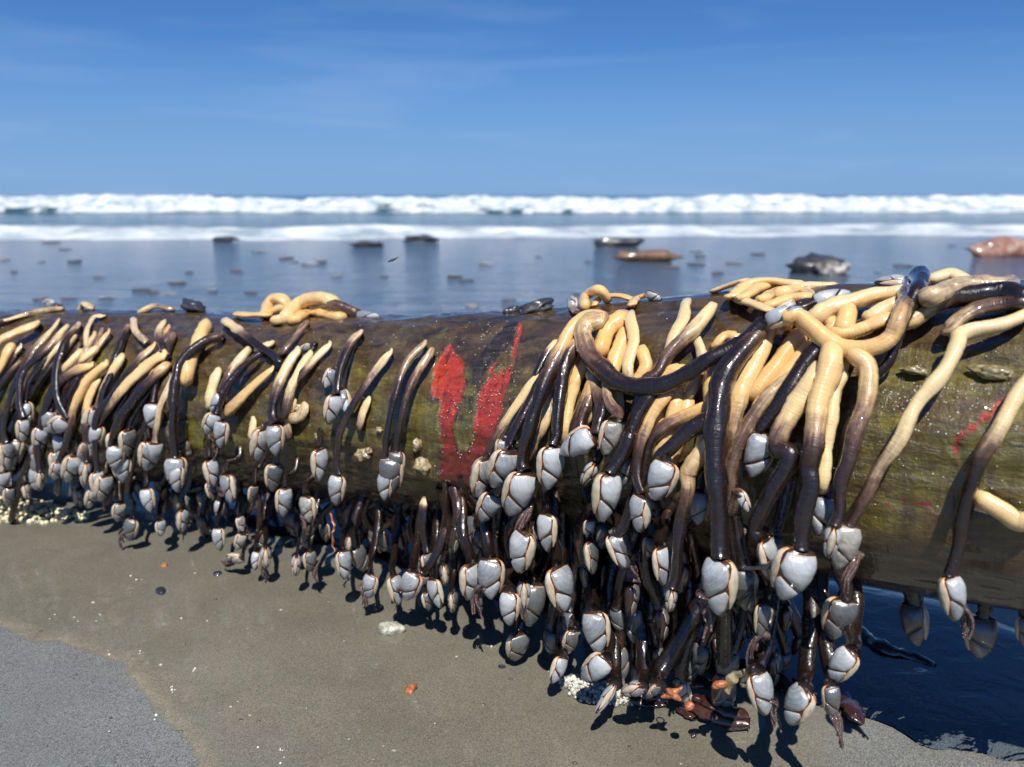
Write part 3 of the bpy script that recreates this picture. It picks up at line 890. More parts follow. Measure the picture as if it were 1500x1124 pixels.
B('barnacle with a grey ribbed stalk curling down behind the black one', k4((440,690),(410,840),(360,930),(330,1010)) + k6((160,300)), (15,14), (.38,.95,.3,.8), .3, one(k6,108,412,20), (6,22))
B('barnacle lying almost sideways in the middle of the upper row of shells', k4((640,600),(690,720),(700,790)) + k6((512,90)), (14,15), (.3,.9,.2,.8), .5, one(k6,384,168,-10), (12,36))
B('barnacle with a crusted broken shell under the lilac stalk', k4((735,600),(742,720),(785,795)) + k6((585,40)), (15,18), (.30,.62,.2,.9), .4, one(k6,552,180,20,'c'), (14,36))
B('barnacle with thick black stalk and large clean shell centred in the front cluster', k4((970,690),(900,800),(830,960)) + k6((640,90),(600,180),(568,225)), (24,22), (.6,1.0,.0,.3), .5, one(k6,540,417,35), (18,40), cirri=0)
B('barnacle seen edge on as a cream sliver between two upper shells', k4((690,600),(640,720),(600,860)) + k6((530,150),(520,190)), (14,12), (.3,.9,.1,.7), .8, one(k6,466,277,88), (10,28))
B('barnacle with a black stalk slanting left and a wide shell right of centre', k4((1310,790),(1150,900),(1010,1020)) + k6((774,182)), (22,20), (.62,1.0,.0,.35), .5, one(k6,722,336,165), (22,42), ws=1.15)
B('barnacle with a tan stalk and a narrow shell with its cream keel to the right', k4((1050,690),(970,780),(920,900),(890,1060)) + k6((668,250),(682,305)), (17,14), (.2,.9,.3,.85), .7, one(k6,676,452,130), (16,36))
B('barnacle with an orange to brown stalk crossing leftwards over the cream ones', k4((1250,752),(1100,820),(990,890),(940,960),(925,1080)) + k6((618,420),(574,445)), (18,16), (.2,.95,.1,.5), .9, one(k6,628,582,40), (14,26))
B('barnacle with a long pale to black stalk hanging free and a small edge on shell', k4((1290,930),(1220,1010),(1150,1110)) + k6((850,270),(826,400),(816,520),(805,600),(792,642)), (24,13), (.22,1.0,.3,.7), .3, one(k6,782,732,92), (24,46))
B('barnacle with the longest black stalk and the largest clean shell in the front row', k5((235,355),(190,400),(110,500),(55,610),(35,760),(30,960)) + k7((258,180),(255,300),(262,392)), (27,27), (.42,1.0,.1,.3), .35, one(k7,252,622,150), (22,48), cirri=1)
B('barnacle with a cream stalk browning beside the longest black one', k5((350,330),(285,310),(240,420),(180,560),(130,700),(100,850)) + k7((300,160),(318,300),(345,430)), (27,22), (.08,.98,.3,.75), .6, one(k7,352,600,170,'d'), (12,24))
B('barnacle with a lilac grey stalk lying across the cream bunch', k5((480,470),(400,560),(280,660),(190,790),(110,960)) + k7((300,130),(305,230),(330,150)), (22,18), (.30,.62,.0,.7), .2, one(k7,370,235,150), (14,26))
B('barnacle with a stiff black stalk slanting through the right bunch and a big shell behind', k5((555,395),(500,450),(400,580),(320,690),(240,800)) + k5((262,830)), (24,19), (.7,1.0,.0,.25), .5, one(k7,365,112,185), (20,22), ws=1.05)
B('barnacle with a thick cream stalk fading to black at the right bunch', k5((520,520),(440,640),(370,760),(310,900)) + k7((520,20),(445,150),(390,290),(425,325)), (29,20), (.12,1.0,.28,.62), .25, one(k7,455,492,60), (20,36))
B('barnacle with the thickest peach stalk and a tilted grey shell', k5((575,440),(555,560),(520,680),(490,850),(470,1000)) + k7((590,140),(565,260),(558,362)), (34,24), (.10,.98,.35,.72), .5, one(k7,488,562,20), (24,44), ws=1.1)
B('barnacle reduced to a pale yellow stalk torn off at its end', k5((630,560),(590,640),(570,760),(545,900)) + k7((640,40),(632,135)), (19,16), (.1,.3,.5,1.), .15, None, (16,26))
B('barnacle with a mauve peach stalk and edge on shell at the right bunch', k5((690,455),(750,520),(745,640),(700,780),(670,930)) + k7((712,110),(705,220),(682,275)), (25,16), (.22,.85,.2,.8), .45, one(k7,654,402,90), (22,40))
B('barnacle with a dull brown stalk and a bright shell with an orange top rim', k5((690,760),(650,900),(600,1030)) + k7((690,60),(668,130),(648,166)), (18,17), (.45,.75,.1,.8), .35, one(k7,622,325,10), (10,24))
B('barnacle with a crusted grey shell behind the edge on one at the right bunch', k5((1500,262),(1380,318),(1235,350),(1190,365)) + k5((1185,400),(1120,520),(1000,680),(900,860),(800,1010)) + k7((790,170),(735,270)), (20,16), (.05,.75,.5,1.0), .05, one(k7,690,452,15,'c'), (10,30), cirri=1)
B('barnacle with long stalk and pale shell hanging alone under the bare right log end', k5((1600,470),(1500,600),(1390,790),(1290,950)) + k8((540,120),(515,240),(492,350),(462,442)), (21,15), (.10,.98,.3,.62), .1, one(k8,488,620,45), (10,14), cirri=1)
B('barnacle hidden behind the rest with a dark stalk beside the cream one', k7((520,60),(490,200),(462,310)), (20,16), (.75,1.0,0,.5), .4, one(k7,470,420,20,'d'), (2,10))
# ---- front cluster, cream fillings whose shells are out of sight ---------------------------------
for pts, d, tn, wm, lf, lab in [
    (k4((815,300),(760,345),(730,400),(700,470)), (27,22), (.05,.3,.4,1.), .95, (12,14), 'short orange stalk folded beside the first arch of the middle bunch'),
    (k4((850,285),(868,400),(850,510),(850,610)), (16,13), (.08,.35,.3,1.), .35, (16,16), 'pale yellow stalk hanging straight from the top of the middle bunch'),
    (k4((905,470),(930,540),(900,600),(860,640)), (18,15), (.0,.3,.4,1.), .8, (12,10), 'rounded orange stalk end at the right of the middle bunch'),
    (k4((825,390),(775,540),(745,640)), (24,20), (.02,.3,.4,1.), .75, (8,10), 'broad cream stalk inside the middle bunch'),
    (k4((640,505),(560,640),(520,790),(505,900)), (24,18), (.06,.5,.4,1.), .7, (6,14), 'cream stalk lying low between two dark ones in the middle bunch'),
    (k4((600,420),(560,520),(530,640)), (22,16), (.02,.4,.4,1.), 1.0, (8,10), 'deep orange stalk behind the black one in the middle bunch'),
    (k4((700,560),(640,700),(590,850),(575,960)), (22,18), (.30,.85,.2,.7), .8, (10,18), 'brown flushed stalk between the cream ones in the middle bunch'),
    (k4((720,650),(660,760),(600,850),(560,960)), (24,18), (.12,.4,.4,1.), .25, (6,10), 'ivory ribbed stalk above the crusted shell'),
    (k4((790,640),(800,720),(800,800)), (15,13), (.2,.5,.3,1.), .4, (8,10), 'thin ivory stalk right of the lilac one'),
    (k4((1135,230),(1110,330),(1060,460),(1020,560)), (16,15), (.10,.35,.3,1.), .2, (8,10), 'pale upright stalk at the head of the pair on the bare wood'),
    (k4((1190,400),(1222,510),(1200,620),(1165,700)), (15,13), (.28,.42,.3,1.), .05, (6,8), 'glassy pale stalk hanging right of the pair on the bare wood'),
    (k4((1110,575),(1050,600),(1000,680),(960,760)), (22,18), (.02,.3,.4,1.), .8, (8,10), 'orange stalk curving out under the black loop'),
    (k4((1080,690),(1100,760),(1060,880),(1000,1000)), (26,20), (.04,.3,.4,1.), .7, (6,8), 'wide cream stalk under the black loop'),
    (k4((1030,690),(990,800),(960,900),(945,1010)), (22,18), (.06,.4,.4,1.), .55, (6,9), 'cream stalk between tan and black ones right of centre'),
    (k4((1140,720),(1130,830),(1090,960),(1060,1060)), (26,18), (.05,.35,.4,1.), .6, (4,6), 'flat cream stalk in the gap right of centre'),
    (k4((1290,560),(1270,680),(1262,790),(1240,900),(1200,1000)), (23,18), (.02,.35,.4,1.), .75, (10,12), 'upright orange stalk left of the longest black one'),
    (k4((1345,575),(1310,690),(1290,780)), (20,16), (.04,.35,.4,1.), .75, (8,10), 'short orange stalk tucked against the longest black one'),
    (k4((1405,402),(1340,395),(1288,440)), (16,12), (.0,.15,.4,1.), .9, (6,6), 'small orange stalk lying above the black loop'),
    (k5((415,380),(350,470),(280,560),(215,640)), (26,20), (.02,.3,.4,1.), .8, (10,12), 'short orange stalk under the arch of the right bunch'),
    (k5((470,420),(390,520),(310,610),(230,720)), (24,18), (.05,.35,.4,1.), .7, (10,12), 'cream stalk beside the stiff black one'),
    (k5((520,540),(440,600),(360,740),(320,830)), (24,18), (.2,.5,.3,1.), .1, (8,10), 'silvery stalk under the thick cream one'),
    (k5((645,470),(610,600),(580,720),(530,900),(520,1040)), (20,16), (.06,.35,.4,1.), .3, (12,18), 'slim cream stalk right of the thickest peach one'),
    (k4((470,430),(420,500),(362,615)), (10,9), (.15,1.0,.2,.5), .2, (6,8), 'small half black stalk lying on bare wood left of the bunch')]:
    B('barnacle with a ' + lab, pts, d, tn, wm, None, lf)
B('barnacle with a mauve stalk running from the pale pair down under the black loop', k4((1278,255),(1200,350),(1160,392),(1050,500),(985,590),(930,640)) + k6((640,100),(632,160)), (17,18), (.12,.8,.15,.6), .2, one(k6,612,290,30), (10,16))
# ---- front cluster, lower shells with stalks hanging in shade -------------------------------------
def log_bottom(x):
    y = 900
    while y > 500:
        if log_bvh.ray_cast(CAMP, ray(x, y).normalized())[0] is not None: return y
        y -= 6
    return 700
def low(label, J, T, d=16, base=None, **kw):
    """a shell low in the pile: its dark stalk comes down from the underside of the log"""
    st = dict(tone=(.7, 1.0, .0, .4), warm=.4, lift=(-8, 26)); st.update(kw)
    if base is None: base = (J[0] + random.uniform(-14, 16), J[1] - random.uniform(75, 130))
    base = (base[0], min(J[1]-50, max(base[1], log_bottom(base[0])-60), log_bottom(base[0])-12))
    st['lift'] = (-45 if base[1] > log_bottom(base[0])-20 else -9, st['lift'][1]) if st['lift'][1] > -20 else (st['lift'][1], st['lift'][1])
    mid = ((J[0]+base[0])/2 + random.uniform(-6, 6), (J[1]+base[1])/2)
    B(label, [base, mid, (J[0]+random.uniform(-2, 2), J[1]-18), J], (d*1.1, d), head=T, **st)
P = lambda k, x, y: one(k, x, y)
low('barnacle below the cream arch one, cream keel lit on its right side', P(k6,345,372), one(k6,345,522,140), lift=(0,30))
low('barnacle with two tilted plates and a long cream keel, left half of the front cluster', P(k6,266,436), one(k6,240,597,138), lift=(-5,34))
low('barnacle furthest left in the front cluster with its keel on the left', P(k6,72,552), one(k6,66,692,42), lift=(-5,30))
low('barnacle second from the left in the lower row, tall bright plate', P(k6,142,532), one(k6,140,693,170), lift=(-5,34), cirri=1)
low('barnacle with a squared bright shell under a dark brown stalk', P(k6,212,652), one(k6,206,782,160), 20, P(k6,208,440), lift=(10,34), tone=(.62,.9,.2,.8))
low('barnacle seen edge on right of the squared shell', P(k6,262,610), one(k6,262,730,92), lift=(-5,24))
low('barnacle with dark plates in the shade right of the squared shell', P(k6,300,620), one(k6,285,790,20,'d'), lift=(-12,14))
low('barnacle with a cream keel like a half moon on its left, mid lower row', P(k6,380,560), one(k6,412,738,40), 18, lift=(-4,40))
low('barnacle with a cream edge and dull plate behind the centre', P(k6,497,470), one(k6,512,600,60,'d'), lift=(-4,30))
low('barnacle with a small grey shell squeezed under the large centre one', P(k6,500,395), one(k6,490,465,20), lift=(-4,26))
low('barnacle whose lower plate shines in the gap below centre', P(k6,600,440), one(k6,635,584,30,'d'), lift=(-6,22), cirri=1)
low('barnacle deep below centre, plate half in shade with a lit tip', P(k6,512,722), one(k6,530,890,165), 20, lift=(-10,24))
low('barnacle resting on foam at the foot of the front cluster', P(k6,400,885), one(k6,362,990,40), 20, lift=(-10,28))
low('barnacle lying on its side above the white foam', P(k6,560,892), one(k6,468,975,10), 20, lift=(-10,34))
low('barnacle gaping open with a pointed cream tip on the sand', P(k6,588,985), one(k6,512,1098,100), 20, P(k6,600,720), lift=(0,44), ws=.6)
low('barnacle lying flat on the sand with an orange rim', P(k6,690,988), one(k6,606,1018,80), 18, lift=(-6,40))
low('barnacle with an orange top and keel to the left below the tan stalk', P(k6,752,490), one(k6,765,642,45), 18, lift=(-2,34))
low('barnacle with two dull plates in the gap left of the longest black stalk', P(k6,890,292), one(k6,880,425,175), lift=(2,16))
low('barnacle nearly black in the shade right of centre', P(k6,715,455), one(k6,705,540,20,'d'), lift=(-10,10))
low('barnacle with a bright arched keel at the foot of the right bunch', P(k7,398,812), one(k7,436,982,30), 22, P(k7,470,560), lift=(0,44), cirri=1)
low('barnacle with bubbles on its shell, second at the foot of the right bunch', P(k7,578,870), one(k7,505,1006,150), 22, P(k7,590,560), lift=(-4,40), ws=1.1)
low('barnacle with a grey striped shell beside the dark pool', P(k7,745,732), one(k7,652,850,165), 20, P(k7,760,520), lift=(-16,20))
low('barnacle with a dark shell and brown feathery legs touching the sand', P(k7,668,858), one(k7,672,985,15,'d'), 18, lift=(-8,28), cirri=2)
low('barnacle with blackish plates in the shade above the striped one', P(k7,720,540), one(k7,668,705,20,'d'), 18, lift=(-30,-12))
low('barnacle with grey plates crowded right of the largest front shell', P(k7,352,470), one(k7,372,600,160,'d'), 16, lift=(0,24))
low('barnacle with brown rope like legs hanging in the middle of the right bunch', P(k7,420,560), one(k7,408,700,30,'d'), 20, lift=(0,34), cirri=2, ws=.7)
low('barnacle hanging dark against the blue pool, left of the lone pale shell', P(k8,330,540), one(k8,345,708,160,'d'), 22, P(k8,322,440), lift=(-60,-60))
low('barnacle hanging dark against the blue pool, right of the lone pale shell', P(k8,578,590), one(k8,575,752,20,'d'), 17, P(k8,592,490), lift=(-60,-60), ws=1.15)
low('barnacle cut by the right edge of view under the log', P(k8,735,590), one(k8,732,705,20,'d'), 16, P(k8,735,490), lift=(-50,-50))
low('barnacle small and dark at the very left foot of the front cluster', P(k6,246,800), one(k6,232,905,30,'d'), 16, lift=(-6,14))
low('barnacle wedged between the left shells, small bright tergum', P(k6,265,640), one(k6,232,745,30), 12, lift=(-8,12))
low('barnacle low and dull beneath the half moon keel', P(k6,440,790), one(k6,420,880,30,'d'), 14, lift=(-10,12))
low('barnacle with a slanting black stalk reaching the orange scraps', P(k6,745,985), one(k6,700,1035,60,'d'), 26, P(k6,990,705), lift=(6,30), tone=(.85,1.0,0,.5))
# ---- crest of the log at the right --------------------------------------------------------------
for pts, d, tn, wm, hd, lf, lab in [
    (k5((370,290),(420,275),(480,325),(560,390),(660,430),(780,420),(870,370),(920,240),(945,110)), (23,17), (.06,.70,.35,.8), .75, one(k5,770,110,100), (26,22), 'a cream stalk slung in a loose loop to a shell on the crest'),
    (k5((490,280),(560,235),(680,195),(800,165),(930,145)), (21,19), (.06,.2,.4,1.), .35, None, (14,12), 'a smooth ivory stalk lying along the crest above the loop'),
    (k5((590,355),(680,345),(760,320),(850,285)), (19,17), (.08,.3,.4,1.), .6, None, (10,10), 'a cream stalk passing behind the loop'),
    (k5((655,255),(650,300),(630,345)), (24,20), (.05,.2,.4,1.), .7, None, (10,10), 'a stubby cream stalk inside the loop'),
    (k5((580,280),(570,330)), (22,16), (.3,.5,.4,1.), .6, None, (6,8), 'a stubby rosy stalk inside the loop'),
    (k5((1010,70),(985,150),(950,225),(905,330),(880,420),(850,500),(790,560)), (25,14), (.95,1.0,.3,.8), .5, None, (24,6), 'a thick black stalk standing over the crest'),
    (k5((930,300),(990,270),(1100,205),(1250,175),(1400,162),(1520,178)), (26,26), (.30,1.0,.12,.55), .6, None, (12,12), 'a stout stalk along the crest, tan at one end, black at the other'),
    (k5((1135,345),(1180,290),(1280,230),(1400,205),(1530,190)), (22,22), (.45,.9,.2,.8), .1, None, (10,12), 'a grey brown stalk lying under the black one on the crest'),
    (k5((1040,180),(1150,145),(1290,125),(1430,118)), (25,22), (.38,.45,.3,1.), .0, None, (20,14), 'a glassy grey stalk lying on top at the right end'),
    (k5((1060,100),(1140,72),(1220,92)), (22,18), (.15,.2,.3,1.), .05, None, (20,14), 'a stubby pale stalk at the very top right of the log'),
    (k5((760,275),(840,230),(900,200)), (20,18), (.18,.3,.3,1.), .2, None, (6,6), 'a short yellowish stalk behind the loop on the crest'),
    (k5((20,155),(90,122),(175,102)), (13,13), (.2,.3,.3,1.), .3, None, (8,8), 'a thin tan stalk at the far end of the crest coil'),
    (k5((108,175),(180,112),(290,100),(420,112)), (17,15), (.04,.2,.4,1.), .55, None, (14,12), 'a cream stalk curved over the top of the crest coil'),
    (k5((160,185),(250,135),(350,112),(430,120)), (18,15), (.02,.2,.4,1.), .7, None, (12,10), 'an orange cream stalk second in the crest coil'),
    (k5((250,190),(330,150),(440,140),(480,180)), (17,15), (.05,.3,.4,1.), .7, None, (12,8), 'a golden stalk third in the crest coil'),
    (k5((345,160),(430,132),(580,128)), (19,12), (.06,.3,.4,1.), .5, None, (12,10), 'a long cream stalk ending the crest coil to the right'),
    (k5((130,188),(210,215),(298,242)), (16,10), (.1,.3,.4,1.), .3, None, (8,8), 'a tapered ivory stalk pointing down from the crest coil'),
    (k5((280,215),(380,185),(470,178)), (17,15), (.05,.3,.4,1.), .75, None, (10,8), 'a peach stalk under the crest coil'),
    (k4((620,248),(632,190),(690,160),(735,205)), (13,14), (.05,.2,.4,1.), .75, None, (10,8), 'a cream stalk rising like a hook on the crest above the middle bunch'),
    (k4((668,238),(715,195),(800,188),(862,205)), (13,13), (.04,.25,.4,1.), .95, None, (8,8), 'an orange stalk lying along the crest above the middle bunch'),
    (k4((858,235),(890,195),(940,180)), (13,12), (.05,.2,.4,1.), .8, one(k4,1025,205,-30), (8,8), 'a short peach stalk and pale shell on the crest above the middle bunch')]:
    B('barnacle with ' + lab, pts, d, tn, wm, hd, lf)
B('barnacle lying on the crest with a silvery shell pointing right', k5((400,235),(450,225),(490,205)), (13,13), (.5,.9,.2,.8), .4, one(k5,690,150,20), (10,10), ws=.85)
B('barnacle with a crusty yellowish shell against the crest coil', k5((470,205),(440,205),(415,215)), (12,12), (.4,.8,.2,.8), .4, one(k5,285,275,20,'c'), (10,10), ws=.8)
B('barnacle with a small upright whitish shell alone on the crest', k4((575,275),(560,262),(555,256)), (10,9), (.5,.6,.2,.8), .4, one(k4,555,180,25,'c'), (4,4), ws=1.1)
B('barnacle reduced to two cream lumps on the bare right end of the log', k8((570,165),(620,195),(665,225),(700,250),(760,252)), (22,24), (.06,.12,.4,1.), .35, None, (8,8))
# ---- left of the red patch: long stalks draped to the lower left ----------------------------------
for pts, d, tn, wm, hd, lf, lab in [
    (k2((832,165),(775,230),(735,350),(705,540),(708,590)), (10,8), (.32,.95,.2,.6), .2, one(k2,702,690,150), (8,24), 'a thin grey stalk nearest the red patch on its left'),
    (k2((855,195),(795,290),(762,400),(742,520)), (10,8), (.34,.9,.2,.7), .2, one(k2,740,620,170,'d'), (8,16), 'a second thin grey stalk left of the red patch'),
    (k2((722,195),(668,260),(620,330),(570,430),(545,540)) + kC((205,210)), (12,9), (.15,.9,.15,.5), .2, one(kC,190,390,150), (8,24), 'a cream tipped stalk over the wide shell with the keel at right'),
    (k2((622,132),(582,175),(552,270),(545,335)), (12,12), (.14,.9,.15,.6), .3, one(k2,520,440,30), (8,22), 'a hooked stalk above the shell half way along the left part'),
    (k2((605,150),(575,240),(560,320)), (9,9), (.3,.9,.2,.7), .3, one(k2,590,410,160), (6,14), 'a dark ribbed stalk beside the hooked one'),
    (k2((560,235),(540,250)), (6,6), (.5,.8,.2,.7), .3, one(k2,505,320,20), (6,10), 'a tiny pale shell high on the left part'),
    (k2((518,172),(452,245),(385,330),(368,410),(350,520),(345,560)), (12,9), (.12,.95,.15,.5), .2, one(k2,338,660,15,'d'), (8,18), 'a grey stalk crossing the pair in the middle of the left part'),
    (k2((412,200),(362,285),(335,390),(342,432)), (16,14), (.10,.92,.4,.8), .2, one(k2,345,545,160), (10,26), 'a broad cream stalk and big round shell in the middle left'),
    (k2((455,208),(402,300),(372,400),(310,440)), (15,10), (.08,.9,.4,.8), .25, one(k2,278,560,45), (8,20), 'a cream stalk paired with the broad one in the middle left'),
    (k2((445,100),(408,145),(370,195)), (9,8), (.45,.6,.2,.7), .1, None, (8,8), 'a thin slate stalk lying near the crest left of the bare wood'),
    (k2((180,92),(230,125),(282,165),(330,200),(362,222)), (13,7), (.18,1.0,.3,.6), .25, None, (14,14), 'a stalk pointing up to the left, pale tipped and black ended'),
    (k2((288,182),(330,165)), (11,9), (.08,.2,.4,1.), .3, None, (6,6), 'a small cream stub under the stalk pointing up'),
    (k2((250,190),(212,240),(185,290),(165,330)), (14,11), (.12,.8,.3,.9), .25, one(k2,130,400,160), (8,20), 'a cream stalk above two bright shells tilted to the left'),
    (k2((300,200),(230,250),(175,330),(150,395)), (8,9), (.8,1.0,.2,.7), .3, one(k2,115,470,20), (10,22), 'a black stalk and the lower of two bright tilted shells'),
    (k2((330,250),(262,312),(190,382)), (8,17), (.12,.4,.3,1.), 1.0, None, (10,12), 'an orange leaf shaped stalk in the left part'),
    (k2((150,260),(135,310),(125,360)), (16,14), (.06,.3,.3,1.), .1, None, (6,8), 'a short cream stalk beside the bright tilted shells'),
    (k2((400,360),(378,420),(385,470)), (16,13), (.08,.8,.3,.9), .4, None, (8,10), 'a rounded tan stalk stub right of the middle pair'),
    (k2((440,375),(425,400),(400,410)), (14,12), (.25,.4,.3,.9), .1, None, (8,10), 'a yellow jelly like stub right of the middle pair'),
    (k2((650,350),(632,390),(618,440)), (12,10), (.14,.85,.3,.9), .15, None, (6,10), 'a short cream stub near the crusty lumps'),
    (k2((270,420),(265,470)), (12,10), (.08,.5,.3,.9), .15, None, (6,10), 'a small cream bulb among the shells of the left part'),
    (k1((840,168),(792,285),(770,385)), (20,14), (.05,.3,.3,1.), 1.0, None, (8,12), 'a flat orange stalk under the dark one by the yellow green wood'),
    (k1((905,205),(850,225),(765,290),(722,380),(712,520),(720,700)), (14,10), (.45,1.0,.05,.35), .4, one(k1,722,842,170), (12,24), 'a black stalk bent over the flat orange one'),
    (k1((742,298),(692,420),(652,520),(638,640)), (9,9), (.15,.5,.3,1.), .1, one(k1,602,768,25), (8,22), 'a flat yellowish stalk at the edge of the far left mass'),
    (k1((672,148),(655,200),(690,285)), (11,8), (.1,.9,.2,.7), .15, None, (6,8), 'a small hooked stalk with a pale knob near the crest'),
    (k1((545,138),(560,190),(605,232)), (10,8), (.14,.5,.2,.9), .1, None, (6,8), 'a small S shaped stalk near the crest at the far left'),
    (k1((682,328),(622,385),(532,490),(462,640),(475,655)), (15,11), (.2,1.0,.1,.4), .8, one(k1,470,765,170), (10,26), 'a brown stalk below the big cream one in the far left mass'),
    (k1((672,285),(605,325),(492,440),(400,570),(362,640)), (18,11), (.05,.9,.35,.85), .65, one(k1,330,720,40,'d'), (12,20), 'the big cream and brown stalk at the front of the far left mass'),
    (k1((630,242),(560,320),(452,460),(392,560),(400,760)), (11,9), (.2,1.0,.1,.35), .6, one(k1,412,872,30), (10,24), 'a dark stalk left of the big cream one'),
    (k1((495,298),(440,395),(400,495)), (13,10), (.08,.6,.3,.8), .5, one(k1,355,640,30), (8,10), 'a cream stalk inside the far left mass'),
    (k1((432,318),(350,400),(302,500),(288,600),(245,720)), (13,9), (.04,.9,.4,.8), .95, one(k1,222,800,30), (12,24), 'the brightest orange stalk in the far left mass'),
    (k1((402,380),(362,470),(350,560),(352,720)), (13,9), (.10,.9,.3,.8), .7, one(k1,350,832,90), (8,24), 'a peach stalk and an edge on shell in the far left mass'),
    (k1((372,322),(270,370),(192,480),(155,620),(160,760)), (13,9), (.15,.95,.1,.4), .9, one(k1,162,846,92), (10,26), 'a brown stalk bowing to the left in the far left mass'),
    (k1((392,258),(340,305)), (11,9), (.06,.2,.3,.8), .4, None, (6,8), 'a short ivory stub behind the orange stalks'),
    (k1((330,272),(262,345)), (11,9), (.06,.3,.3,.8), .5, None, (6,8), 'a short cream stub at the upper far left'),
    (k1((425,122),(385,128),(358,190),(358,248)), (8,7), (.1,.35,.3,.9), .15, None, (6,6), 'a thin cream stalk hooked over like a cane at the far left'),
    (k1((315,160),(262,228),(232,330),(238,460),(275,550)), (12,9), (.2,1.0,.1,.4), .4, one(k1,195,600,20), (10,24), 'a dark stalk and a shell lying level in the far left mass'),
    (k1((272,172),(200,258),(100,352),(78,470),(95,545)), (10,9), (.12,.95,.2,.55), .2, one(k1,92,650,30), (10,26), 'a yellowish stalk blackening above a rounded shell at the far left'),
    (k1((268,215),(200,300),(130,385)), (10,8), (.08,.4,.2,.9), .2, None, (8,8), 'a pale stalk lying second from the crest at the far left'),
    (k1((240,145),(190,200),(130,280),(60,400),(15,560),(22,640)), (11,9), (.12,.95,.2,.6), .25, one(k1,35,765,50), (10,26), 'a long pale stalk darkening at the left edge'),
    (k1((145,158),(60,190),(-30,255),(-80,420)), (16,11), (.05,.9,.5,.9), .85, one(k1,-70,560,30), (12,20), 'a fat golden stalk running out of view at the left'),
    (k1((45,255),(10,320),(-40,390)), (16,13), (.05,.6,.4,.9), 1.0, None, (10,10), 'a short deep orange stalk at the left edge'),
    (k1((250,92),(140,110),(20,140),(-60,150)), (10,9), (.35,.9,.2,.8), .3, None, (8,8), 'a dark stalk lying along the crest at the left edge'),
    (k1((150,105),(60,130),(-30,150)), (9,8), (.1,.3,.2,.8), .2, None, (8,8), 'a cream stalk lying under the dark one on the left crest'),
    (k1((380,90),(345,70),(325,95)), (11,9), (.2,.3,.2,.8), .5, None, (6,6), 'a yellow bump like stub on the left crest'),
    (k1((590,105),(640,82),(705,92)), (10,8), (.12,.5,.2,.8), .3, None, (6,6), 'a cream stub curled on the crest left of the dark lump')]:
    B('barnacle with ' + lab, pts, (d[0]*1.0, d[1]*1.12), (tn[0]+.07, *tn[1:]), wm*.72, hd, lf)
B('barnacle with a small grey shell lying on the crest at the far left', k1((260,85),(235,82),(225,78)), (8,8), (.6,.9,.2,.8), .3, one(k1,170,62,20), (4,4), ws=.9)
B('barnacle with a small silver shell high on the log between two stalks', k2((475,165),(462,172)), (7,7), (.6,.9,.2,.8), .3, one(k2,415,190,20), (6,6), ws=.8)
# far coil on the crest
for i, (pts, d, wm) in enumerate([([(387,459),(398,440),(414,438),(428,455)], 21, .6), ([(418,466),(440,444),(474,436),(512,456)], 21, .5), ([(432,468),(455,458),(498,464)], 19, .8),
                                  ([(458,452),(490,448),(520,460)], 19, .35), ([(348,460),(372,462),(392,462)], 12, .8), ([(395,458),(420,450),(445,455)], 19, .6), ([(405,468),(420,466),(436,466)], 13, .4)]):
    B('barnacle with ' + ['a golden stalk at the left of the coil on the far crest', 'a long stalk arched over the coil on the far crest', 'a bright stalk at the front of the coil on the far crest',
       'a mauve brown stalk at the right of the coil on the far crest', 'a thin orange stalk trailing left from the coil on the far crest', 'a cream stalk in the middle of the coil on the far crest', 'a short pale stub at the foot of the coil on the far crest'][i],
      pts, (d, d*.85), (.08 if i != 3 else .5, .25 if i != 3 else .75, .2, .9), wm, None, (10, 10))
B('barnacle with a flat pale shell lying right of the coil on the far crest', [(505,461),(516,462),(522,461)], (8,7), (.6,.9,.2,.8), .3, (560,463,20), (5,5), ws=.5)
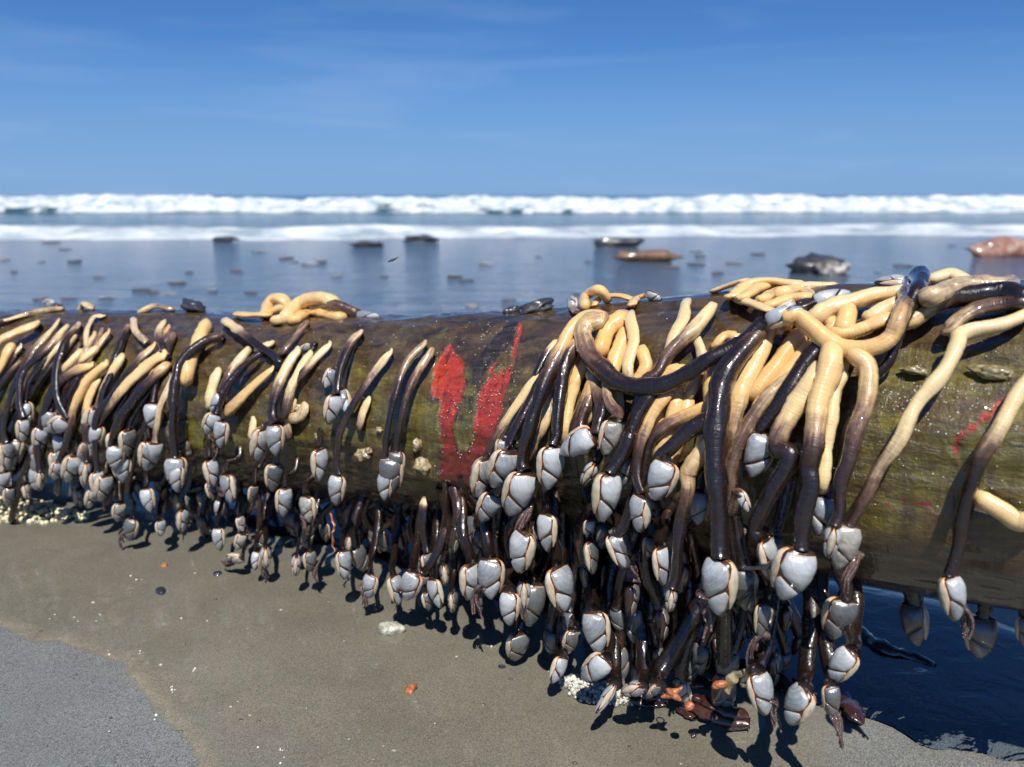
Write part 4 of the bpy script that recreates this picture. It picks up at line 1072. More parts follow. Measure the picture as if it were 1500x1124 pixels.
# ---- left part: lower shells -----------------------------------------------------------------------
LOWL = [  # label, junction, tip+yaw+style, diameter, lift
    ('with a rounded shell above the foam at the left edge', P(kA,70,590), one(kA,70,730,10,'d'), 9, (-4,22)),
    ('with cream keel and shell half in shade at the left edge', P(kA,40,262), one(kA,75,460,45,'d'), 9, (0,24)),
    ('with a folded crusty shell above the yellow foam', P(kA,190,560), one(kA,215,690,60,'c'), 9, (-6,18)),
    ('with a white keel arched between two grey shells at the far left', P(kA,560,340), one(kA,495,560,35), 9, (0,26)),
    ('with a pink tinged tip low in the far left mass', P(kA,700,590), one(kA,660,750,50), 8, (-6,18)),
    ('with narrow pale plates hanging low in the far left mass', P(kA,790,490), one(kA,745,700,35), 9, (-4,22)),
    ('with a bleached crusty shell near the sand at the left', P(kA,900,700), one(kA,880,850,20,'c'), 9, (-8,16)),
    ('with a lit end just above its shadow at the left', P(kA,990,820), one(kA,960,990,150,'d'), 9, (-6,22)),
    ('with a clean blue grey shell third in a hanging chain', P(kA,1090,590), one(kA,1130,790,150), 10, (0,24)),
    ('with a two plated shell beside the yellow green wood', P(kA,1110,235), one(kA,1090,475,30), 10, (6,26)),
    ('with a small bright tip near the blue gap', P(kA,1200,830), one(kA,1210,960,30), 8, (-6,18)),
    ('with a squared grey shell left of the blue gap', P(kB,90,290), one(kB,85,490,150), 10, (4,26)),
    ('with a bright lower edge hanging in the blue gap', P(kB,130,590), one(kB,125,760,60), 8, (-8,12)),
    ('with a keel like an orange hook right of the blue gap', P(kB,310,250), one(kB,350,455,40), 10, (2,26)),
    ('with two long white keels below the orange hooked one', P(kB,430,350), one(kB,470,570,120), 10, (2,26)),
    ('with a slim shell under the two tilted bright ones', P(kB,400,-15), one(kB,385,190,140), 9, (4,24)),
    ('with a dull shell behind the white keels', P(kB,320,400), one(kB,350,540,20,'d'), 8, (-6,14)),
    ('with a clean triangular shell hanging in the dark middle', P(kB,830,445), one(kB,820,660,20), 9, (0,26)),
    ('with a knobbly white lower plate right of the dark middle', P(kB,980,500), one(kB,1000,700,140,'c'), 9, (0,26)),
    ('with an isolated bright shell touching the sand by its shadow', P(kB,370,720), one(kB,385,890,150), 9, (-4,24)),
    ('with a shell lying level on the sand, orange at one end', P(kB,540,930), one(kB,420,920,60,'c'), 8, (-4,24)),
    ('with a shell fallen on the sand beside the level one', P(kB,640,880), one(kB,620,1020,150), 8, (-4,24)),
    ('with a white edge on shell standing on the sand', P(kB,695,850), one(kB,705,1010,92), 8, (-4,26)),
    ('with a small white shell standing alone by an oval shadow', P(kB,910,910), one(kB,905,1060,85), 8, (-2,28)),
    ('with dull plates resting low behind the small white shell', P(kB,1000,880), one(kB,1010,1030,20,'d'), 8, (-6,22)),
    ('with a cream keel and tall plates left of the wide shell', P(kC,105,65), one(kC,105,262,40), 11, (4,26)),
    ('with the upper of two brown edged shells near the red patch', P(kC,490,110), one(kC,500,330,170,'d'), 10, (0,20)),
    ('with a stained lower shell standing on the sand under a banded stalk', P(kC,235,625), one(kC,250,795,20), 12, (-4,28)),
    ('with a white triangular shell low among shadows', P(kC,390,755), one(kC,370,895,150), 11, (-4,26)),
    ('with the left shell of a joined pair on the sand', P(kC,510,760), one(kC,545,935,35), 12, (-2,32)),
    ('with the right shell of a joined pair on the sand', P(kC,625,745), one(kC,570,905,165), 12, (-2,32)),
    ('with a bright slanting shell below the crusted stalk', P(kC,725,780), one(kC,770,955,130), 11, (-2,26)),
    ('with a pale shell in shade beside the slanting one', P(kC,690,850), one(kC,710,960,30,'d'), 10, (-4,22)),
    ('with an orange topped shell in shade at the right of the left part', P(kC,785,700), one(kC,800,830,90,'d'), 10, (-8,14)),
    ('with a brown shell near the front cluster, orange at its top', P(kC,835,850), one(kC,840,970,70,'d'), 10, (-6,20)),
    ('with shell plates stacked under the big round one', P(kB,620,430), one(kB,600,560,30,'d'), 9, (-2,18)),
    ('with bubbles on its shell in the dark of the left part', P(kB,520,640), one(kB,545,760,30,'c'), 8, (-4,18)),
    ('with a grey crusty shell low in the left part', P(kB,540,760), one(kB,500,880,20,'c'), 9, (-6,20)),
    ('with a dull shell high behind the left chain', P(kA,700,230), one(kA,690,350,30), 8, (0,16)),
]
for lab, J, T, d, lf in LOWL:
    low('barnacle ' + lab, J, T, d, lift=lf, base=(J[0]+random.uniform(0, 22), J[1]-random.uniform(45, 85)), cirri=1 if random.random() < .3 else 0)
B('barnacle with a cream capped stalk hanging dark under the red patch', kC((680,330),(672,400),(668,520),(690,640)), (15,11), (.15,1.0,.08,.28), .1, one(kC,720,780,30,'d'), (-4,6))
B('barnacle with a white scab half way down its dark stalk', k3((118,770),(88,850),(45,920)), (14,12), (.8,1.0,0,.5), .4, one(k3,-15,985,30,'d'), (0,16))
# ---- masses in the shade under the log: nothing tells these apart -----------------------------------
def shade(n, x0, x1, label, group, seed, dm=(8, 14), depth=(.01, .15)):
    rs = random.Random(seed)
    for i in range(n):
        x = x0 + (x1-x0)*(i + rs.random())/n
        p, _ = surf(x, 700, 0)
        k = int(np.argmin(np.abs(LOG_C[:, 0] - p.x)))
        dd = rs.uniform(*depth)
        r = LOG_R[k]
        o = r - dd                                           # how far in front of the axis
        c = LOG_C[k] + _F[k]*o
        zt = LOG_C[k][2] - math.sqrt(max(.0004, r*r - o*o)) + .004
        L = rs.uniform(.020, .034)
        zb = rs.uniform(.004, max(.012, zt*.45))
        if zt - zb < L + .012: continue
        f, t = Vector(_F[k]), Vector(_T[k])
        T0 = Vector((c[0], c[1], zt)); J = Vector((c[0], c[1], zb+L)) + f*rs.uniform(-.01, .02) + t*rs.uniform(-.02, .02)
        M1 = (T0*.6+J*.4) + f*rs.uniform(-.006, .012) + t*rs.uniform(-.008, .008)
        hd = J + Vector((0, 0, -L)) + t*rs.uniform(-.008, .008)
        sc = DEPTH_PX(T0)
        w = rs.uniform(*dm)/2*.00062
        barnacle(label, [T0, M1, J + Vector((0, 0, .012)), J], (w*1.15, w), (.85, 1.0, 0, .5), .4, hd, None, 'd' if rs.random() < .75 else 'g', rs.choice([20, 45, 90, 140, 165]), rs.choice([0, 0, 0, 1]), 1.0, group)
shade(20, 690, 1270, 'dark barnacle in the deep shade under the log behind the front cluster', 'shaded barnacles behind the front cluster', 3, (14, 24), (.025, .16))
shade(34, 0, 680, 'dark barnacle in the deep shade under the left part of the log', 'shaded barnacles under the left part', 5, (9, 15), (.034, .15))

# crowded stalks that fill the far left mass between the ones named above
rs3 = random.Random(21)
for i in range(28):
    x0 = rs3.uniform(20, 255); y0 = rs3.uniform(480, 600)
    ln = rs3.uniform(90, 190); sl = rs3.uniform(.28, .65) 
    pts = [(x0, y0), (x0 - ln*sl*.45, y0 + ln*.35), (x0 - ln*sl*.85, y0 + ln*.7), (x0 - ln*sl, y0 + ln)]
    hdL = rs3.uniform(34, 46)
    w = rs3.uniform(9, 13)
    B('brown stalked barnacle crowded among its like in the left mass', pts, (w, w*.75), (rs3.uniform(.2, .6), 1.0, 0, rs3.uniform(.3, .6)), rs3.uniform(.1, .7),
      (pts[-1][0] + rs3.uniform(-8, 6), pts[-1][1] + hdL, rs3.choice([20, 30, 150, 165, 90]), rs3.choice('ggd')) if pts[-1][1] < 705 else None, (rs3.uniform(2, 8), rs3.uniform(10, 18)), group='crowded brown stalks of the left mass')

# the inner mass of dark stalks and shells that fills the shade, past what can be counted
def joined(name, parts, mats, mat_of, **props):
    """one mesh out of (mesh, matrix) pairs"""
    V, F, MI, E, U, LI, o = [], [], [], [], [], [], 0
    for me, mat in parts:
        n = len(me.vertices); co = np.empty(n*3, np.float32); me.vertices.foreach_get('co', co)
        co = co.reshape(-1, 3) @ np.array(mat.to_3x3()).T + np.array(mat.translation)
        V.append(co)
        for pl in me.polygons: F.append([i+o for i in pl.vertices]); MI.append(mat_of(me))
        def at(k, d):
            if k in me.attributes:
                b = np.empty(n, np.float32); me.attributes[k].data.foreach_get('value', b); return b
            return np.full(n, d)
        E.append(at('edge', 1)); U.append(at('umbo', .3)); LI.append(at('lip', 0)); o += n
    return V, F, MI, E, U, LI
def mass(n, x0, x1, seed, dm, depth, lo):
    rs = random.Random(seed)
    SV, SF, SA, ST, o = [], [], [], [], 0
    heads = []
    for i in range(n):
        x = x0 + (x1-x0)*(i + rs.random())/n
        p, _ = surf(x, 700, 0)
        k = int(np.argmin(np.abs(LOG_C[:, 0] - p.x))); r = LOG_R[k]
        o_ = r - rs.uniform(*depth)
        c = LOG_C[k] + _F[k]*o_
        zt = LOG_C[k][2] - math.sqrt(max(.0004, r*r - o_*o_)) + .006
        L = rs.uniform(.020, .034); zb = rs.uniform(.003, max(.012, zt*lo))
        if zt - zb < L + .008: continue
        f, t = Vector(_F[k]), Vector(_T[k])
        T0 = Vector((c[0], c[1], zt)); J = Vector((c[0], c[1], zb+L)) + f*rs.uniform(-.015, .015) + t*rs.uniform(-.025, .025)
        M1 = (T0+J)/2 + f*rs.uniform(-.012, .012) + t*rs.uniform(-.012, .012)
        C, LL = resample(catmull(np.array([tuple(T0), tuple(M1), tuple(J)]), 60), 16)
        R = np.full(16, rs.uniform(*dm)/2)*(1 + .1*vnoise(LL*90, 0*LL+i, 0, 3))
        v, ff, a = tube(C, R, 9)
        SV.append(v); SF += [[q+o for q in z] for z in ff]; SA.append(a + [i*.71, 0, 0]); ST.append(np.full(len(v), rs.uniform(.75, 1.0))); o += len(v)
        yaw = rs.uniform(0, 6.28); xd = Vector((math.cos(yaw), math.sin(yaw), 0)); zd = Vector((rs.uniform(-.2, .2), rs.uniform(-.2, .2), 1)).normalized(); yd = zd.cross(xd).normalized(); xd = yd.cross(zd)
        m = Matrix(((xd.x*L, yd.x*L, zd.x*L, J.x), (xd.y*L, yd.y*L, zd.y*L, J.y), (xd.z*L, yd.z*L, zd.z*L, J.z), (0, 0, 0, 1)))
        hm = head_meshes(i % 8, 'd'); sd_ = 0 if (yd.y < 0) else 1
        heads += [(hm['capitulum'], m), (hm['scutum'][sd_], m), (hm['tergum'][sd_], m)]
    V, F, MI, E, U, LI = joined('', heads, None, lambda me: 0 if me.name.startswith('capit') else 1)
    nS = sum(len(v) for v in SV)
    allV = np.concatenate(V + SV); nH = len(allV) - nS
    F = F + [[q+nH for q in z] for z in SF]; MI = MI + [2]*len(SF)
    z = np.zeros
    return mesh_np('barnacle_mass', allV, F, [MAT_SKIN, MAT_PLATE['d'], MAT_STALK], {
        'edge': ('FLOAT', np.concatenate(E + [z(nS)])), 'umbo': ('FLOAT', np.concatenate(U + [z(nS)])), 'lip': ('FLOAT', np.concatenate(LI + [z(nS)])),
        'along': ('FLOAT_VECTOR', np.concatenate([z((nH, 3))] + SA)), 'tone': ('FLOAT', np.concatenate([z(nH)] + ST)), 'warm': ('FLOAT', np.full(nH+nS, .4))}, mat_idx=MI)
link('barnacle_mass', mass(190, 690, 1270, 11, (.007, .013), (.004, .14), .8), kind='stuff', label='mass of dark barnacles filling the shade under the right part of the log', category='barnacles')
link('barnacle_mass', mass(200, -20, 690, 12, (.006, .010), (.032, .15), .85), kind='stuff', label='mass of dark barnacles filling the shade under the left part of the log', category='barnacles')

# ================================================================ SMALL THINGS
def ico(sub=1):
    import bmesh
    bm = bmesh.new(); bmesh.ops.create_icosphere(bm, subdivisions=sub, radius=1.0)
    v = np.array([x.co[:] for x in bm.verts]); f = np.array([[q.index for q in x.verts] for x in bm.faces]); bm.free()
    return v, f
ICO1, ICO2, ICO3, ICO4 = ico(1), ico(2), ico(3), ico(4)
def lump(name, loc, size, seed, mat, amp=.25, freq=1.6, ic=ICO3, rot=0, kind=None, parent=None, **props):
    """an irregular stone-like body"""
    v = ic[0].copy()
    d = 1 + amp*fbm(v[:, 0]*freq+seed*3.7, v[:, 1]*freq, v[:, 2]*freq, 4, seed)
    v = v*d[:, None]*np.array(size)
    c, s_ = math.cos(rot), math.sin(rot)
    v = np.stack([v[:, 0]*c - v[:, 1]*s_, v[:, 0]*s_ + v[:, 1]*c, v[:, 2]], 1)
    o = link(name, mesh_np(name, v, ic[1], [mat]), parent, **props)
    o.location = loc
    return o
def simple(name, ramp, scale=30, rough=.4, coat=.5, bump=.5, bd=.003, src='Object', detail=5, **kw):
    M = Mat(name)
    n1 = M.noise(M.coord((1, 1, 1), src=src), scale, detail, .65, .4)
    M.set(Base_Color=M.ramp(n1, ramp), Roughness=rough, Coat_Weight=coat, Coat_Roughness=.06, Normal=M.bump(n1, bump, bd), **kw)
    return M.m
M_DARKROCK = simple('dark_wet_rock', [(.3, (.012, .012, .013)), (.6, (.045, .045, .047)), (.8, (.10, .10, .10))], 9)
M_DRIFT = simple('brown_driftwood', [(.3, (.045, .022, .012)), (.55, (.13, .065, .035)), (.8, (.24, .15, .09))], 14, .6, .2)
M_REDDRIFT = simple('red_brown_driftwood', [(.3, (.08, .03, .02)), (.5, (.24, .11, .07)), (.7, (.42, .32, .26))], 10, .6, .2)
M_PALEROCK = simple('barnacled_pale_rock', [(.40, (.05, .048, .045)), (.52, (.22, .20, .17)), (.62, (.60, .57, .50))], 12, .6, .2)
M_DEBRIS = simple('beach_debris', [(.3, (.03, .026, .02)), (.55, (.11, .085, .05)), (.8, (.28, .22, .14))], 40, .6, .3, src='Object')
M_JELLY = simple('cream_jelly', [(.3, (.12, .09, .045)), (.5, (.28, .22, .115)), (.7, (.44, .37, .22))], 160, .25, .9, .7, .002, Subsurface_Weight=.25, Subsurface_Scale=.003)
M_SCAR = simple('olive_scar', [(.3, (.07, .06, .025)), (.5, (.20, .17, .08)), (.7, (.42, .38, .24))], 140, .25, .9, .7, .002)
M_WEED = simple('red_seaweed', [(.3, (.010, .005, .004)), (.55, (.038, .013, .009)), (.75, (.10, .036, .018))], 60, .3, .9, .6, .003)
M_ORANGE = simple('orange_shell', [(.3, (.14, .035, .012)), (.55, (.40, .13, .045)), (.8, (.58, .34, .20))], 120, .35, .6)
M_PEBG = simple('pale_green_pebble', [(.35, (.16, .17, .13)), (.5, (.34, .34, .26)), (.65, (.58, .57, .48))], 130, .4, .7)
M_BLACK = simple('black_stone', [(.3, (.008, .009, .011)), (.7, (.030, .033, .040))], 60, .3, .9)
M = Mat('foam_bubbles')
n1 = M.noise(M.coord((1, 1, 1)), 60, 5, .6)
M.set(Base_Color=M.ramp(n1, [(.3, (.50, .44, .22)), (.7, (.80, .76, .52))]), Roughness=.25, Coat_Weight=1.0, Coat_Roughness=.02, Subsurface_Weight=.4, Subsurface_Scale=.004)
MAT_FOAM = M.m
M = Mat('white_foam_bubbles')
n1 = M.noise(M.coord((1, 1, 1)), 60, 5, .6)
M.set(Base_Color=M.ramp(n1, [(.35, (.26, .23, .18)), (.7, (.74, .72, .64))]), Roughness=.25, Coat_Weight=1.0, Coat_Roughness=.02, Subsurface_Weight=.3, Subsurface_Scale=.004)
MAT_WFOAM = M.m
M = Mat('clear_bubble')
M.t.nodes.remove(M.b)
fr = M.n('ShaderNodeLayerWeight'); fr.inputs['Blend'].default_value = .28
tr = M.n('ShaderNodeBsdfTransparent'); gl = M.n('ShaderNodeBsdfGlossy'); gl.inputs['Roughness'].default_value = .02
mx = M.n('ShaderNodeMixShader'); M.put(mx.inputs[0], fr.outputs['Fresnel']); M.put(mx.inputs[1], tr.outputs[0]); M.put(mx.inputs[2], gl.outputs[0])
M.t.links.new(mx.outputs[0], M.out.inputs['Surface'])
MAT_BUB = M.m

def balls(name, centres, radii, mat, ic=ICO1, squash=None, parent=None, **props):
    v0, f0 = ic; m = len(v0)
    C = np.asarray(centres); R = np.asarray(radii)
    V = (v0[None]*R[:, None, None]*(np.array([1, 1, 1]) if squash is None else squash) + C[:, None]).reshape(-1, 3)
    F = (f0[None] + (np.arange(len(C))*m)[:, None, None]).reshape(-1, 3)
    return link(name, mesh_np(name, V, F, [mat]), parent, **props)
# foam
rs = np.random.RandomState(3)
def foam_patch(px_poly, n, rlo, rhi, h, mat, label, big=.15):
    P0 = np.array([tuple(on_ground(*p))[:2] for p in px_poly]); lo, hi = P0.min(0), P0.max(0)
    C, R = [], []
    while len(C) < n:
        q = lo + rs.rand(300, 2)*(hi-lo)
        d = poly_sdf(q[:, 0], q[:, 1], P0)
        for (x, y), dd in zip(q, d):
            if dd < .002*rs.randn():
                r = rs.uniform(rlo, rhi) if rs.rand() > big else rs.uniform(rhi, rhi*1.7)
                z = min(h, -dd*.6)*rs.rand()
                C.append((x, y, max(.002, z))); R.append(r)
    balls('sea_foam', C[:n], R[:n], mat, ICO2, kind='stuff', label=label, category='foam')
foam_patch([(-120,706),(-20,724),(30,732),(80,742),(122,752),(136,762),(70,768),(0,768),(-130,774)], 900, .0008, .0026, .012, MAT_FOAM, 'yellowish sea foam gathered against the barnacles at the left')
foam_patch([(818,1000),(850,990),(885,1005),(960,1018),(975,1030),(930,1034),(880,1036),(845,1025)], 520, .0006, .0018, .010, MAT_WFOAM, 'white foam under the shells at the foot of the front cluster')
# bubbles on the film of water, with sun glints put in as white balls
pts = []
for x, y, n in [(82,906,5),(110,904,4),(142,902,3),(205,958,6),(252,1008,12),(285,978,8),(375,1010,7),(345,1034,5),(322,1040,3),(413,1098,6),(413,1118,5),(380,1096,3),(477,1032,5),(449,1036,2),(390,841,3),(320,878,3),(192,845,3),(172,868,4),(264,912,3),(600,1018,5),(450,1010,3),(505,932,4),(715,945,7),(640,1065,2),(228,1048,3),(160,960,3),(300,915,2)]:
    for k in range((n+1)//2):
        p = on_ground(x + random.gauss(0, 3.0), y + random.gauss(0, 5), .0006)
        pts.append((tuple(p), abs(random.gauss(.0006, .0004)) + .0002))
balls('bubbles', [p for p, r in pts], [r for p, r in pts], MAT_WFOAM, ICO1, kind='stuff', label='tiny white bubbles and painted glints scattered on the film of water over the sand', category='bubbles')
# tiny shell crumbs on the sand
cc, cr_ = [], []
for _ in range(260):
    p = on_ground(random.uniform(60, 1300), random.uniform(780, 1150), .0004)
    cc.append(tuple(p)); cr_.append(min(.0022, .0004 + random.expovariate(1800)))
M_CRUMB = simple('shell_crumbs', [(.35, (.02, .018, .015)), (.5, (.12, .10, .07)), (.62, (.45, .40, .32))], 60, .4, .5)
balls('shell_crumbs', cc, cr_, M_CRUMB, ICO1, squash=np.array([1.3, .9, .5]), kind='stuff', label='tiny shell crumbs strewn over the wet sand', category='shell crumbs')
# foam specks on the torn red edges, and white balls standing in for glints
sp, sr = [], []
def on_log(px, py, out=.0):
    h_ = log_bvh.ray_cast(CAMP, ray(px, py).normalized())
    if h_[0] is None: return None
    n_ = h_[1] if h_[1].dot(ray(px, py)) < 0 else -h_[1]
    return h_[0] + n_*out
def speck_region(x0, x1, y0, y1, n, r):
    for _ in range(n):
        p = on_log(random.uniform(x0, x1), random.uniform(y0, y1))
        if p is not None: sp.append(tuple(p)); sr.append(r*random.uniform(.4, 1.3))
speck_region(640, 760, 470, 640, 70, .0009)
for pl in red_polys[:1]:
    for (x, y), (x2, y2) in zip(pl, pl[1:]+pl[:1]):
        for _ in range(6):
            f = random.random(); p = on_log(x+(x2-x)*f + random.gauss(0, 3), y+(y2-y)*f + random.gauss(0, 3))
            if p is not None: sp.append(tuple(p)); sr.append(random.uniform(.0003, .0011))
speck_region(700, 760, 470, 600, 90, .0009)
speck_region(1280, 1500, 500, 760, 60, .0008)
speck_region(1290, 1420, 560, 640, 60, .0009)
speck_region(1340, 1480, 560, 600, 40, .0009)
speck_region(880, 1050, 450, 560, 40, .0008)
speck_region(270, 640, 470, 640, 140, .0009)
speck_region(0, 270, 470, 560, 30, .0006)
balls('foam_and_glint_specks', sp, [min(r_, .0008)*.7 for r_ in sr], MAT_WFOAM, ICO1, parent=log, kind='stuff')
for x, y, r in [(991,1000,.0032),(1143,1058,.0042),(1150,1066,.0030),(1138,1050,.0026),(1160,1068,.0022)]:
    pass
o = balls('bubble', [(0, 0, 0)], [.0034], MAT_BUB, ICO3, label='clear round bubble among the orange scraps at the foot of the front cluster', category='bubble')
o.location = surf(991, 1000, .030)[0]

# jelly lumps and scars on the wood
for i, (x, y, w, h, lab) in enumerate([(532,666,26,22,'cream jelly lump on the wood right of the wide shell'),(540,660,14,12,'small cream jelly lump touching the larger one beside the wide shell'),(612,652,18,22,'upper amber jelly lump on the wood left of the red patch'),
        (618,684,24,28,'larger amber jelly lump on the wood left of the red patch'),(440,600,34,22,'knobbly cream jelly lump right of the middle pair of stalks'),(1338,543,40,14,'flat scar of a lost barnacle on the bare right end'),(1452,545,52,22,'larger curled scar of a lost barnacle near the right edge'),
        (262,632,36,46,'crusty brown and cream lump between the hanging shells at the left'),(270,660,30,30,'lower crusty lump between the hanging shells at the left'),(468,640,18,14,'small jelly bead beside the cream keel shell'),(556,630,12,10,'tiny cream bead on the wood near the wide shell')]):
    p, nr = surf(x, y, .002)
    sc = DEPTH_PX(p)
    d = nr.to_track_quat('Z', 'Y').to_matrix()
    o = lump('barnacle_scar' if 'scar' in lab else 'jelly_lump', p, (w*.42*sc, h*.42*sc, .0035 if 'scar' in lab else min(w, h)*.4*sc), 20+i, M_DEBRIS if 'crusty' in lab else (M_SCAR if 'scar' in lab else M_JELLY), .38, 1.3, ICO4, label=lab, category='scar' if 'scar' in lab else 'jelly lump', group='lumps growing on the log')
    o.rotation_euler = nr.to_track_quat('Z', 'Y').to_euler()
# dark lumps on the crest
for i, (x, y, w, h, rot, lab) in enumerate([(785,450,36,17,.5,'long dark knobbly mussel lump on the crest beyond the red patch'),(748,455,20,12,.6,'short black lump at the left end of the mussel lump on the crest'),(283,449,24,14,-.3,'small dark shell lump on the crest at the left')]):
    p, nr = surf(x, y, .004); sc = DEPTH_PX(p)
    lump('mussel_lump', p, (w*.72*sc, .010, h*.62*sc), 40+i, M_DARKROCK, .45, 1.8, label=lab, category='lump', group='dark lumps on the crest of the log').rotation_euler = (0, -.35 if i < 2 else .3, 0)
# stones on the sand
for i, (x, y, w, h, m, lab) in enumerate([(573,926,36,20,M_PEBG,'pale greenish pebble on the sand below the joined pair of shells'),(602,1013,22,13,M_ORANGE,'small orange pebble alone in the middle of the wet sand'),(236,868,20,9,M_BLACK,'small black pebble on the wet sand at the left'),
        (241,830,11,6,M_ORANGE,'tiny orange shell crumb on the sand near the blue gap'),(1016,1080,12,9,M_BLACK,'small black crumb on the sand at the bottom, right of centre'),(318,842,16,6,M_BLACK,'flat dark crumb on the sand by the isolated shell'),(735,978,10,6,M_BLACK,'black crumb at the left foot of the front cluster')]):
    p = on_ground(x, y, 0); sc = DEPTH_PX(p)
    lump('pebble', (p.x, p.y, h*.25*sc), (w/2*sc, w/2*sc*.7, h*.55*sc), 60+i, m, .28, 1.5, label=lab, category='pebble', group='pebbles on the sand', rot=i)
# scraps at the foot of the front cluster
def strip(name, pix, w, th, mat, label, cat, z=(.004,), seed=1, group=None, lift=None):
    P3 = []
    for i, (x, y) in enumerate(pix):
        p = on_ground(x, y, z[min(i, len(z)-1)]) if lift is None else surf(x, y, lift)[0]
        P3.append(tuple(p))
    C, L = resample(catmull(np.array(P3), 120), 40)
    t = L/L[-1]
    R = w*(.55 + .45*np.sin(np.pi*np.clip(t*.9+.08, 0, 1)))*(1 + .22*vnoise(L*130, 0*L+seed, 0, 4))
    V, F, A = tube(C, R, 12, flat=(np.array([.15*seed % .6, -.3, 1.0]), th))
    V = V + .0016*np.stack([vnoise(V[:, 0]*220+k*7, V[:, 1]*220, V[:, 2]*220+seed, 8) for k in range(3)], 1)
    pr = dict(label=label, category=cat)
    if group: pr['group'] = group
    return link(name, mesh_np(name, V, F, [mat]), None, **pr)
G = 'reddish scraps at the foot of the front cluster'
strip('seaweed_scrap', kD((-90,820),(0,885),(90,915),(180,930)), .0085, .6, M_WEED, 'long ridged brown red scrap lying on the sand left of the right foot', 'seaweed', (.010,), 1, G)
strip('seaweed_scrap', kD((-70,800),(20,850),(110,880),(170,890)), .006, .6, M_WEED, 'upper brown red scrap lying behind the long ridged one', 'seaweed', (.016,), 2, G)
strip('seaweed_scrap', k6((820,1070),(860,1090),(880,1105)), .007, .35, M_WEED, 'short red scrap flat on the sand under the orange star', 'seaweed', (.004,), 3, G)
strip('seaweed_scrap', k6((640,1035),(700,1050),(770,1055)), .004, .5, M_WEED, 'thin brown scrap below the shell lying flat', 'seaweed', (.004,), 4, G)
strip('seaweed_scrap', kD((600,800),(640,840),(660,900),(690,880)), .008, .5, M_WEED, 'frayed brown scrap on the sand at the edge of the dark pool', 'seaweed', (.012,), 5, G)
strip('seaweed_scrap', kD((680,865),(740,880),(800,876)), .004, .4, M_WEED, 'thin reddish scrap pointing right on the sand edge', 'seaweed', (.003,), 6, G)
strip('seaweed_scrap', k6((840,970),(880,975),(930,985),(960,990)), .006, .5, M_WEED, 'brown scrap behind the clear bubble', 'seaweed', (.02,), 7, G)
strip('seaweed_scrap', kD((80,780),(90,740),(130,700),(170,690)), .0035, .8, M_JELLY, 'thin yellow strand curled in a hook left of the arched keel shell', 'seaweed', (.03,), 8, G, lift=.03)
strip('thread', [(598,893),(620,897),(640,894),(650,886)], .0008, 1.0, M_BLACK, 'thin dark thread lying on the sand by the joined pair of shells', 'thread', (.001,), 9)
strip('orange_strand', kC((165,420),(185,500),(175,590),(185,630)), .0012, 1.0, M_ORANGE, 'thin orange red strand hanging above the stained shell', 'strand', (.0,), 10, lift=.02)
strip('dark_strand', kD((150,222),(230,225),(300,195),(345,165)), .0032, .7, M_BLACK, 'wet black strand crossing over two shells of the right bunch', 'strand', (.0,), 11, lift=.046)
# orange star shaped fragment
root = link('orange_star_fragment', None, label='small orange star shaped shell fragment at the foot of the front cluster', category='shell fragment')
root.location = surf(985, 1016, .034)[0]
for k, (ang, ln) in enumerate([(.5, .0085), (2.4, .008), (3.7, .009), (5.6, .0075)]):
    e = Vector((math.cos(ang), .25*math.sin(ang*2), math.sin(ang)))*ln
    C = np.array([tuple(e*f) for f in np.linspace(0, 1, 8)])
    V, F, A = tube(C, .0032*(1-np.linspace(0, 1, 8)**1.5*.8), 8)
    link('arm', mesh_np('arm', V + .0006*fbm(V[:, 0]*500, V[:, 1]*500, V[:, 2]*500, 2, k)[:, None], F, [M_ORANGE]), root)
for i, (kx, x, y, w, h, lab) in enumerate([(k7, 265, 853, 22, 11, 'orange crumb at the end of the yellow strand'), (k6, 855, 1062, 15, 14, 'pinkish orange crumb on the red scrap'), (k6, 958, 985, 20, 12, 'orange crumb right of the clear bubble')]):
    q = one(kx, x, y); p = surf(q[0], q[1], .034)[0]; sc = DEPTH_PX(p)
    lump('orange_crumb', p, (w/2*sc, .003, h/2*sc), 80+i, M_ORANGE, .35, 1.7, ICO2, label=lab, category='crumb', group='orange crumbs at the foot of the front cluster')
# stick in the pool
root = link('stick', None, label='dark wet stick lying in the pool with a white chip near its end', category='stick')
q = [on_ground(*p, .019) for p in k8((120,625),(200,690),(290,725),(360,745),(410,770))]
root.location = q[0]
C, L = resample(catmull(np.array([tuple(a - q[0]) for a in q]), 80), 40)
V, F, A = tube(C, np.interp(L/L[-1], [0, .5, 1], [.0055, .0075, .004])*(1+.2*vnoise(L*150, 0*L, 0, 5)), 10)
link('shaft', mesh_np('shaft', V + .001*fbm(V[:, 0]*200, V[:, 1]*200, V[:, 2]*200, 3, 4)[:, None], F, [M_BLACK]), root)
w = on_ground(*one(k8, 358, 780), .0195) - q[0]
lump('white_chip', w, (.006, .0035, .002), 90, MAT_WFOAM, .3, 1.5, ICO2, parent=root)

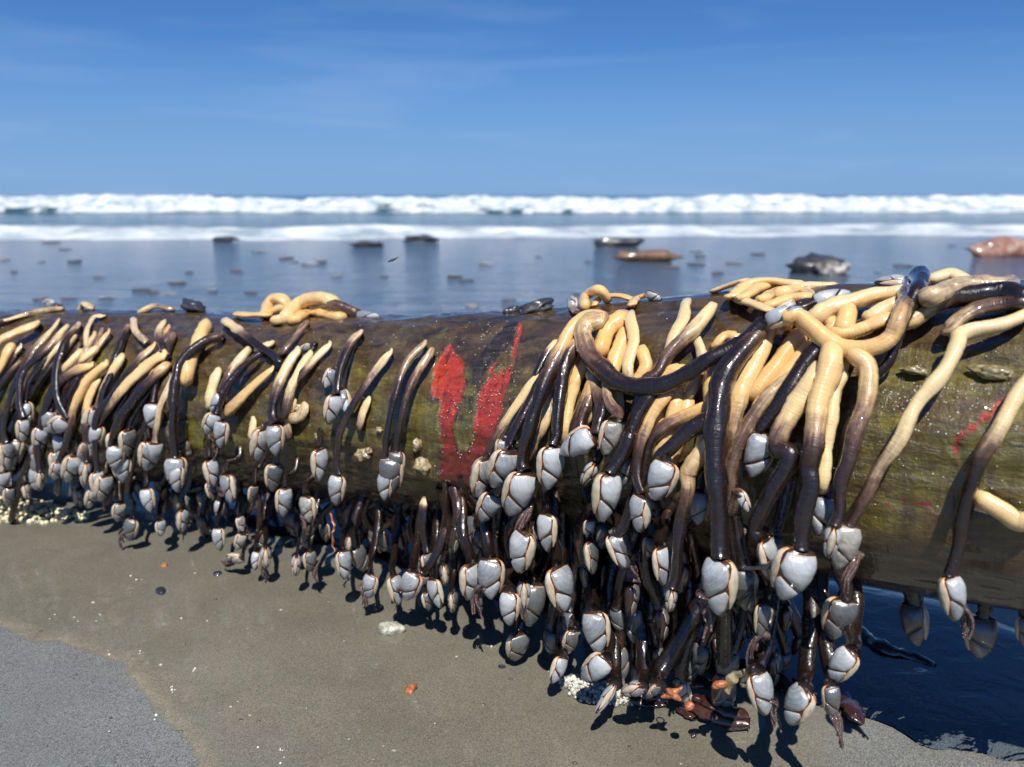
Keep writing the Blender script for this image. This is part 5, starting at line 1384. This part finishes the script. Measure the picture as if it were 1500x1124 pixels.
# ---- beach beyond the log ---------------------------------------------------------------------------
def far_thing(name, x0, x1, y0, y1, mat, seed, label, cat, group, amp=.3, freq=1.2, flat=.35, dp=.8):
    """a body whose foot stands on the beach at row y1 and which spans columns x0..x1 and rows y0..y1"""
    p = on_ground((x0+x1)/2, y1); sc = DEPTH_PX(p)
    w, h = (x1-x0)*sc, (y1-y0)*sc
    return lump(name, (p.x, p.y + w*.2, p.z + h*.33), (w/2*.98, w/2*dp*.6, h*.52), seed, mat, amp, freq, label=label, category=cat, group=group)
GB = 'driftwood and rocks on the wet beach beyond the log'
far_thing('driftwood', 868, 946, 346, 362, M_DARKROCK, 101, 'dark flat driftwood piece lying furthest out beyond the log', 'driftwood', GB, .34, 1.5, dp=.45)
far_thing('driftwood', 903, 998, 366, 384, M_DRIFT, 102, 'brown driftwood piece nearer than the dark flat one', 'driftwood', GB, .34, 1.5, dp=.45)
far_thing('driftwood', 1428, 1530, 346, 377, M_REDDRIFT, 104, 'reddish pale driftwood chunk at the right edge of the beach', 'driftwood', GB, .36, 1.6, dp=.5)
far_thing('rock', 1166, 1240, 371, 402, M_DARKROCK, 103, 'dark rock with a pale crusted flank on the wet beach', 'rock', GB, .5, 1.7)
far_thing('rock', 1195, 1246, 380, 404, M_PALEROCK, 113, 'pale crusted lump against the dark rock on the beach', 'rock', GB, .5, 1.7)
for i, (x, y, w, h) in enumerate([(328,350,34,8),(538,357,42,9),(615,349,46,10)]):
    far_thing('rock', x-w/2, x+w/2, y-h/2, y+h/2, M_DARKROCK, 120+i, ['blurred dark rock left on the beach under the surf line', 'blurred brown rock in the middle of the beach', 'longest blurred dark rock just below the surf line'][i], 'rock', GB, .45, 1.8)
rs2 = random.Random(9)
clumps = [(75,355),(95,365),(60,383),(110,383),(5,380),(205,342),(420,378),(455,386),(278,399),(258,413),(205,424),(225,428),(250,430),(260,415),(312,425),(368,428),(346,397),(430,383),(470,384),(493,404),(562,405),(665,405),(712,386),(685,411),(790,375),(862,383),(875,388),(1020,367),(1025,375),(1075,385),(1021,387),(1052,400),(1285,398),(1322,389),(1395,359),(1340,341),(745,440),(845,428),(835,440),(690,448),(62,438),(100,437),(155,435),(625,360),(660,340),(980,392),(1110,372),(380,368),(20,398),(145,405)]
proto = {}
for i, (x, y) in enumerate(clumps):
    p = on_ground(x, y); sc = DEPTH_PX(p)
    w = rs2.uniform(9, 22)*sc; 
    k = i % 5
    if k not in proto:
        v = ICO2[0].copy(); d = 1 + .5*fbm(v[:, 0]*1.7+k*5, v[:, 1]*1.7, v[:, 2]*1.7, 3, 140+k)
        proto[k] = mesh_np('debris_clump', v*d[:, None], ICO2[1], [[M_DEBRIS, M_DRIFT, M_PEBG, M_DEBRIS, M_PALEROCK][k]])
    o = link('debris_clump', proto[k], label='small blurred clump of shell debris on the wet beach beyond the log', category='debris', group='debris clumps on the wet beach')
    o.location = (p.x, p.y, p.z + w*.03); o.scale = (w*.5, w*.8, w*.055); o.rotation_euler = (0, 0, rs2.uniform(0, 6))
# fly in the air
root = link('fly', None, label='tiny dark fly in the air above the log against the sea', category='fly')
root.location = at_depth(575, 381, .80)
v = ICO2[0]*np.array([.0032, .0014, .0015]); link('body', mesh_np('body', v, ICO2[1], [M_BLACK]), root).rotation_euler = (0, -.35, .3)
v = ICO1[0]*np.array([.0013, .0013, .0013]); h_ = link('head', mesh_np('head', v, ICO1[1], [M_BLACK]), root); h_.location = (-.0036, -.001, -.0014)
for s_ in (1, -1):
    wv = np.array([(0, 0, 0), (.002, .0010*s_, .0013), (.0052, .0022*s_, .0030), (.0060, .0012*s_, .0026), (.004, .0003*s_, .0010)])
    wv = np.vstack([wv, wv + [0, .0001, -.00012]])
    link('wing', mesh_np('wing', wv, [[0,1,2,3,4],[9,8,7,6,5]] + [[a, 5+a, 5+(a+1) % 5, (a+1) % 5] for a in range(5)], [M_BLACK], smooth_shade=False), root)
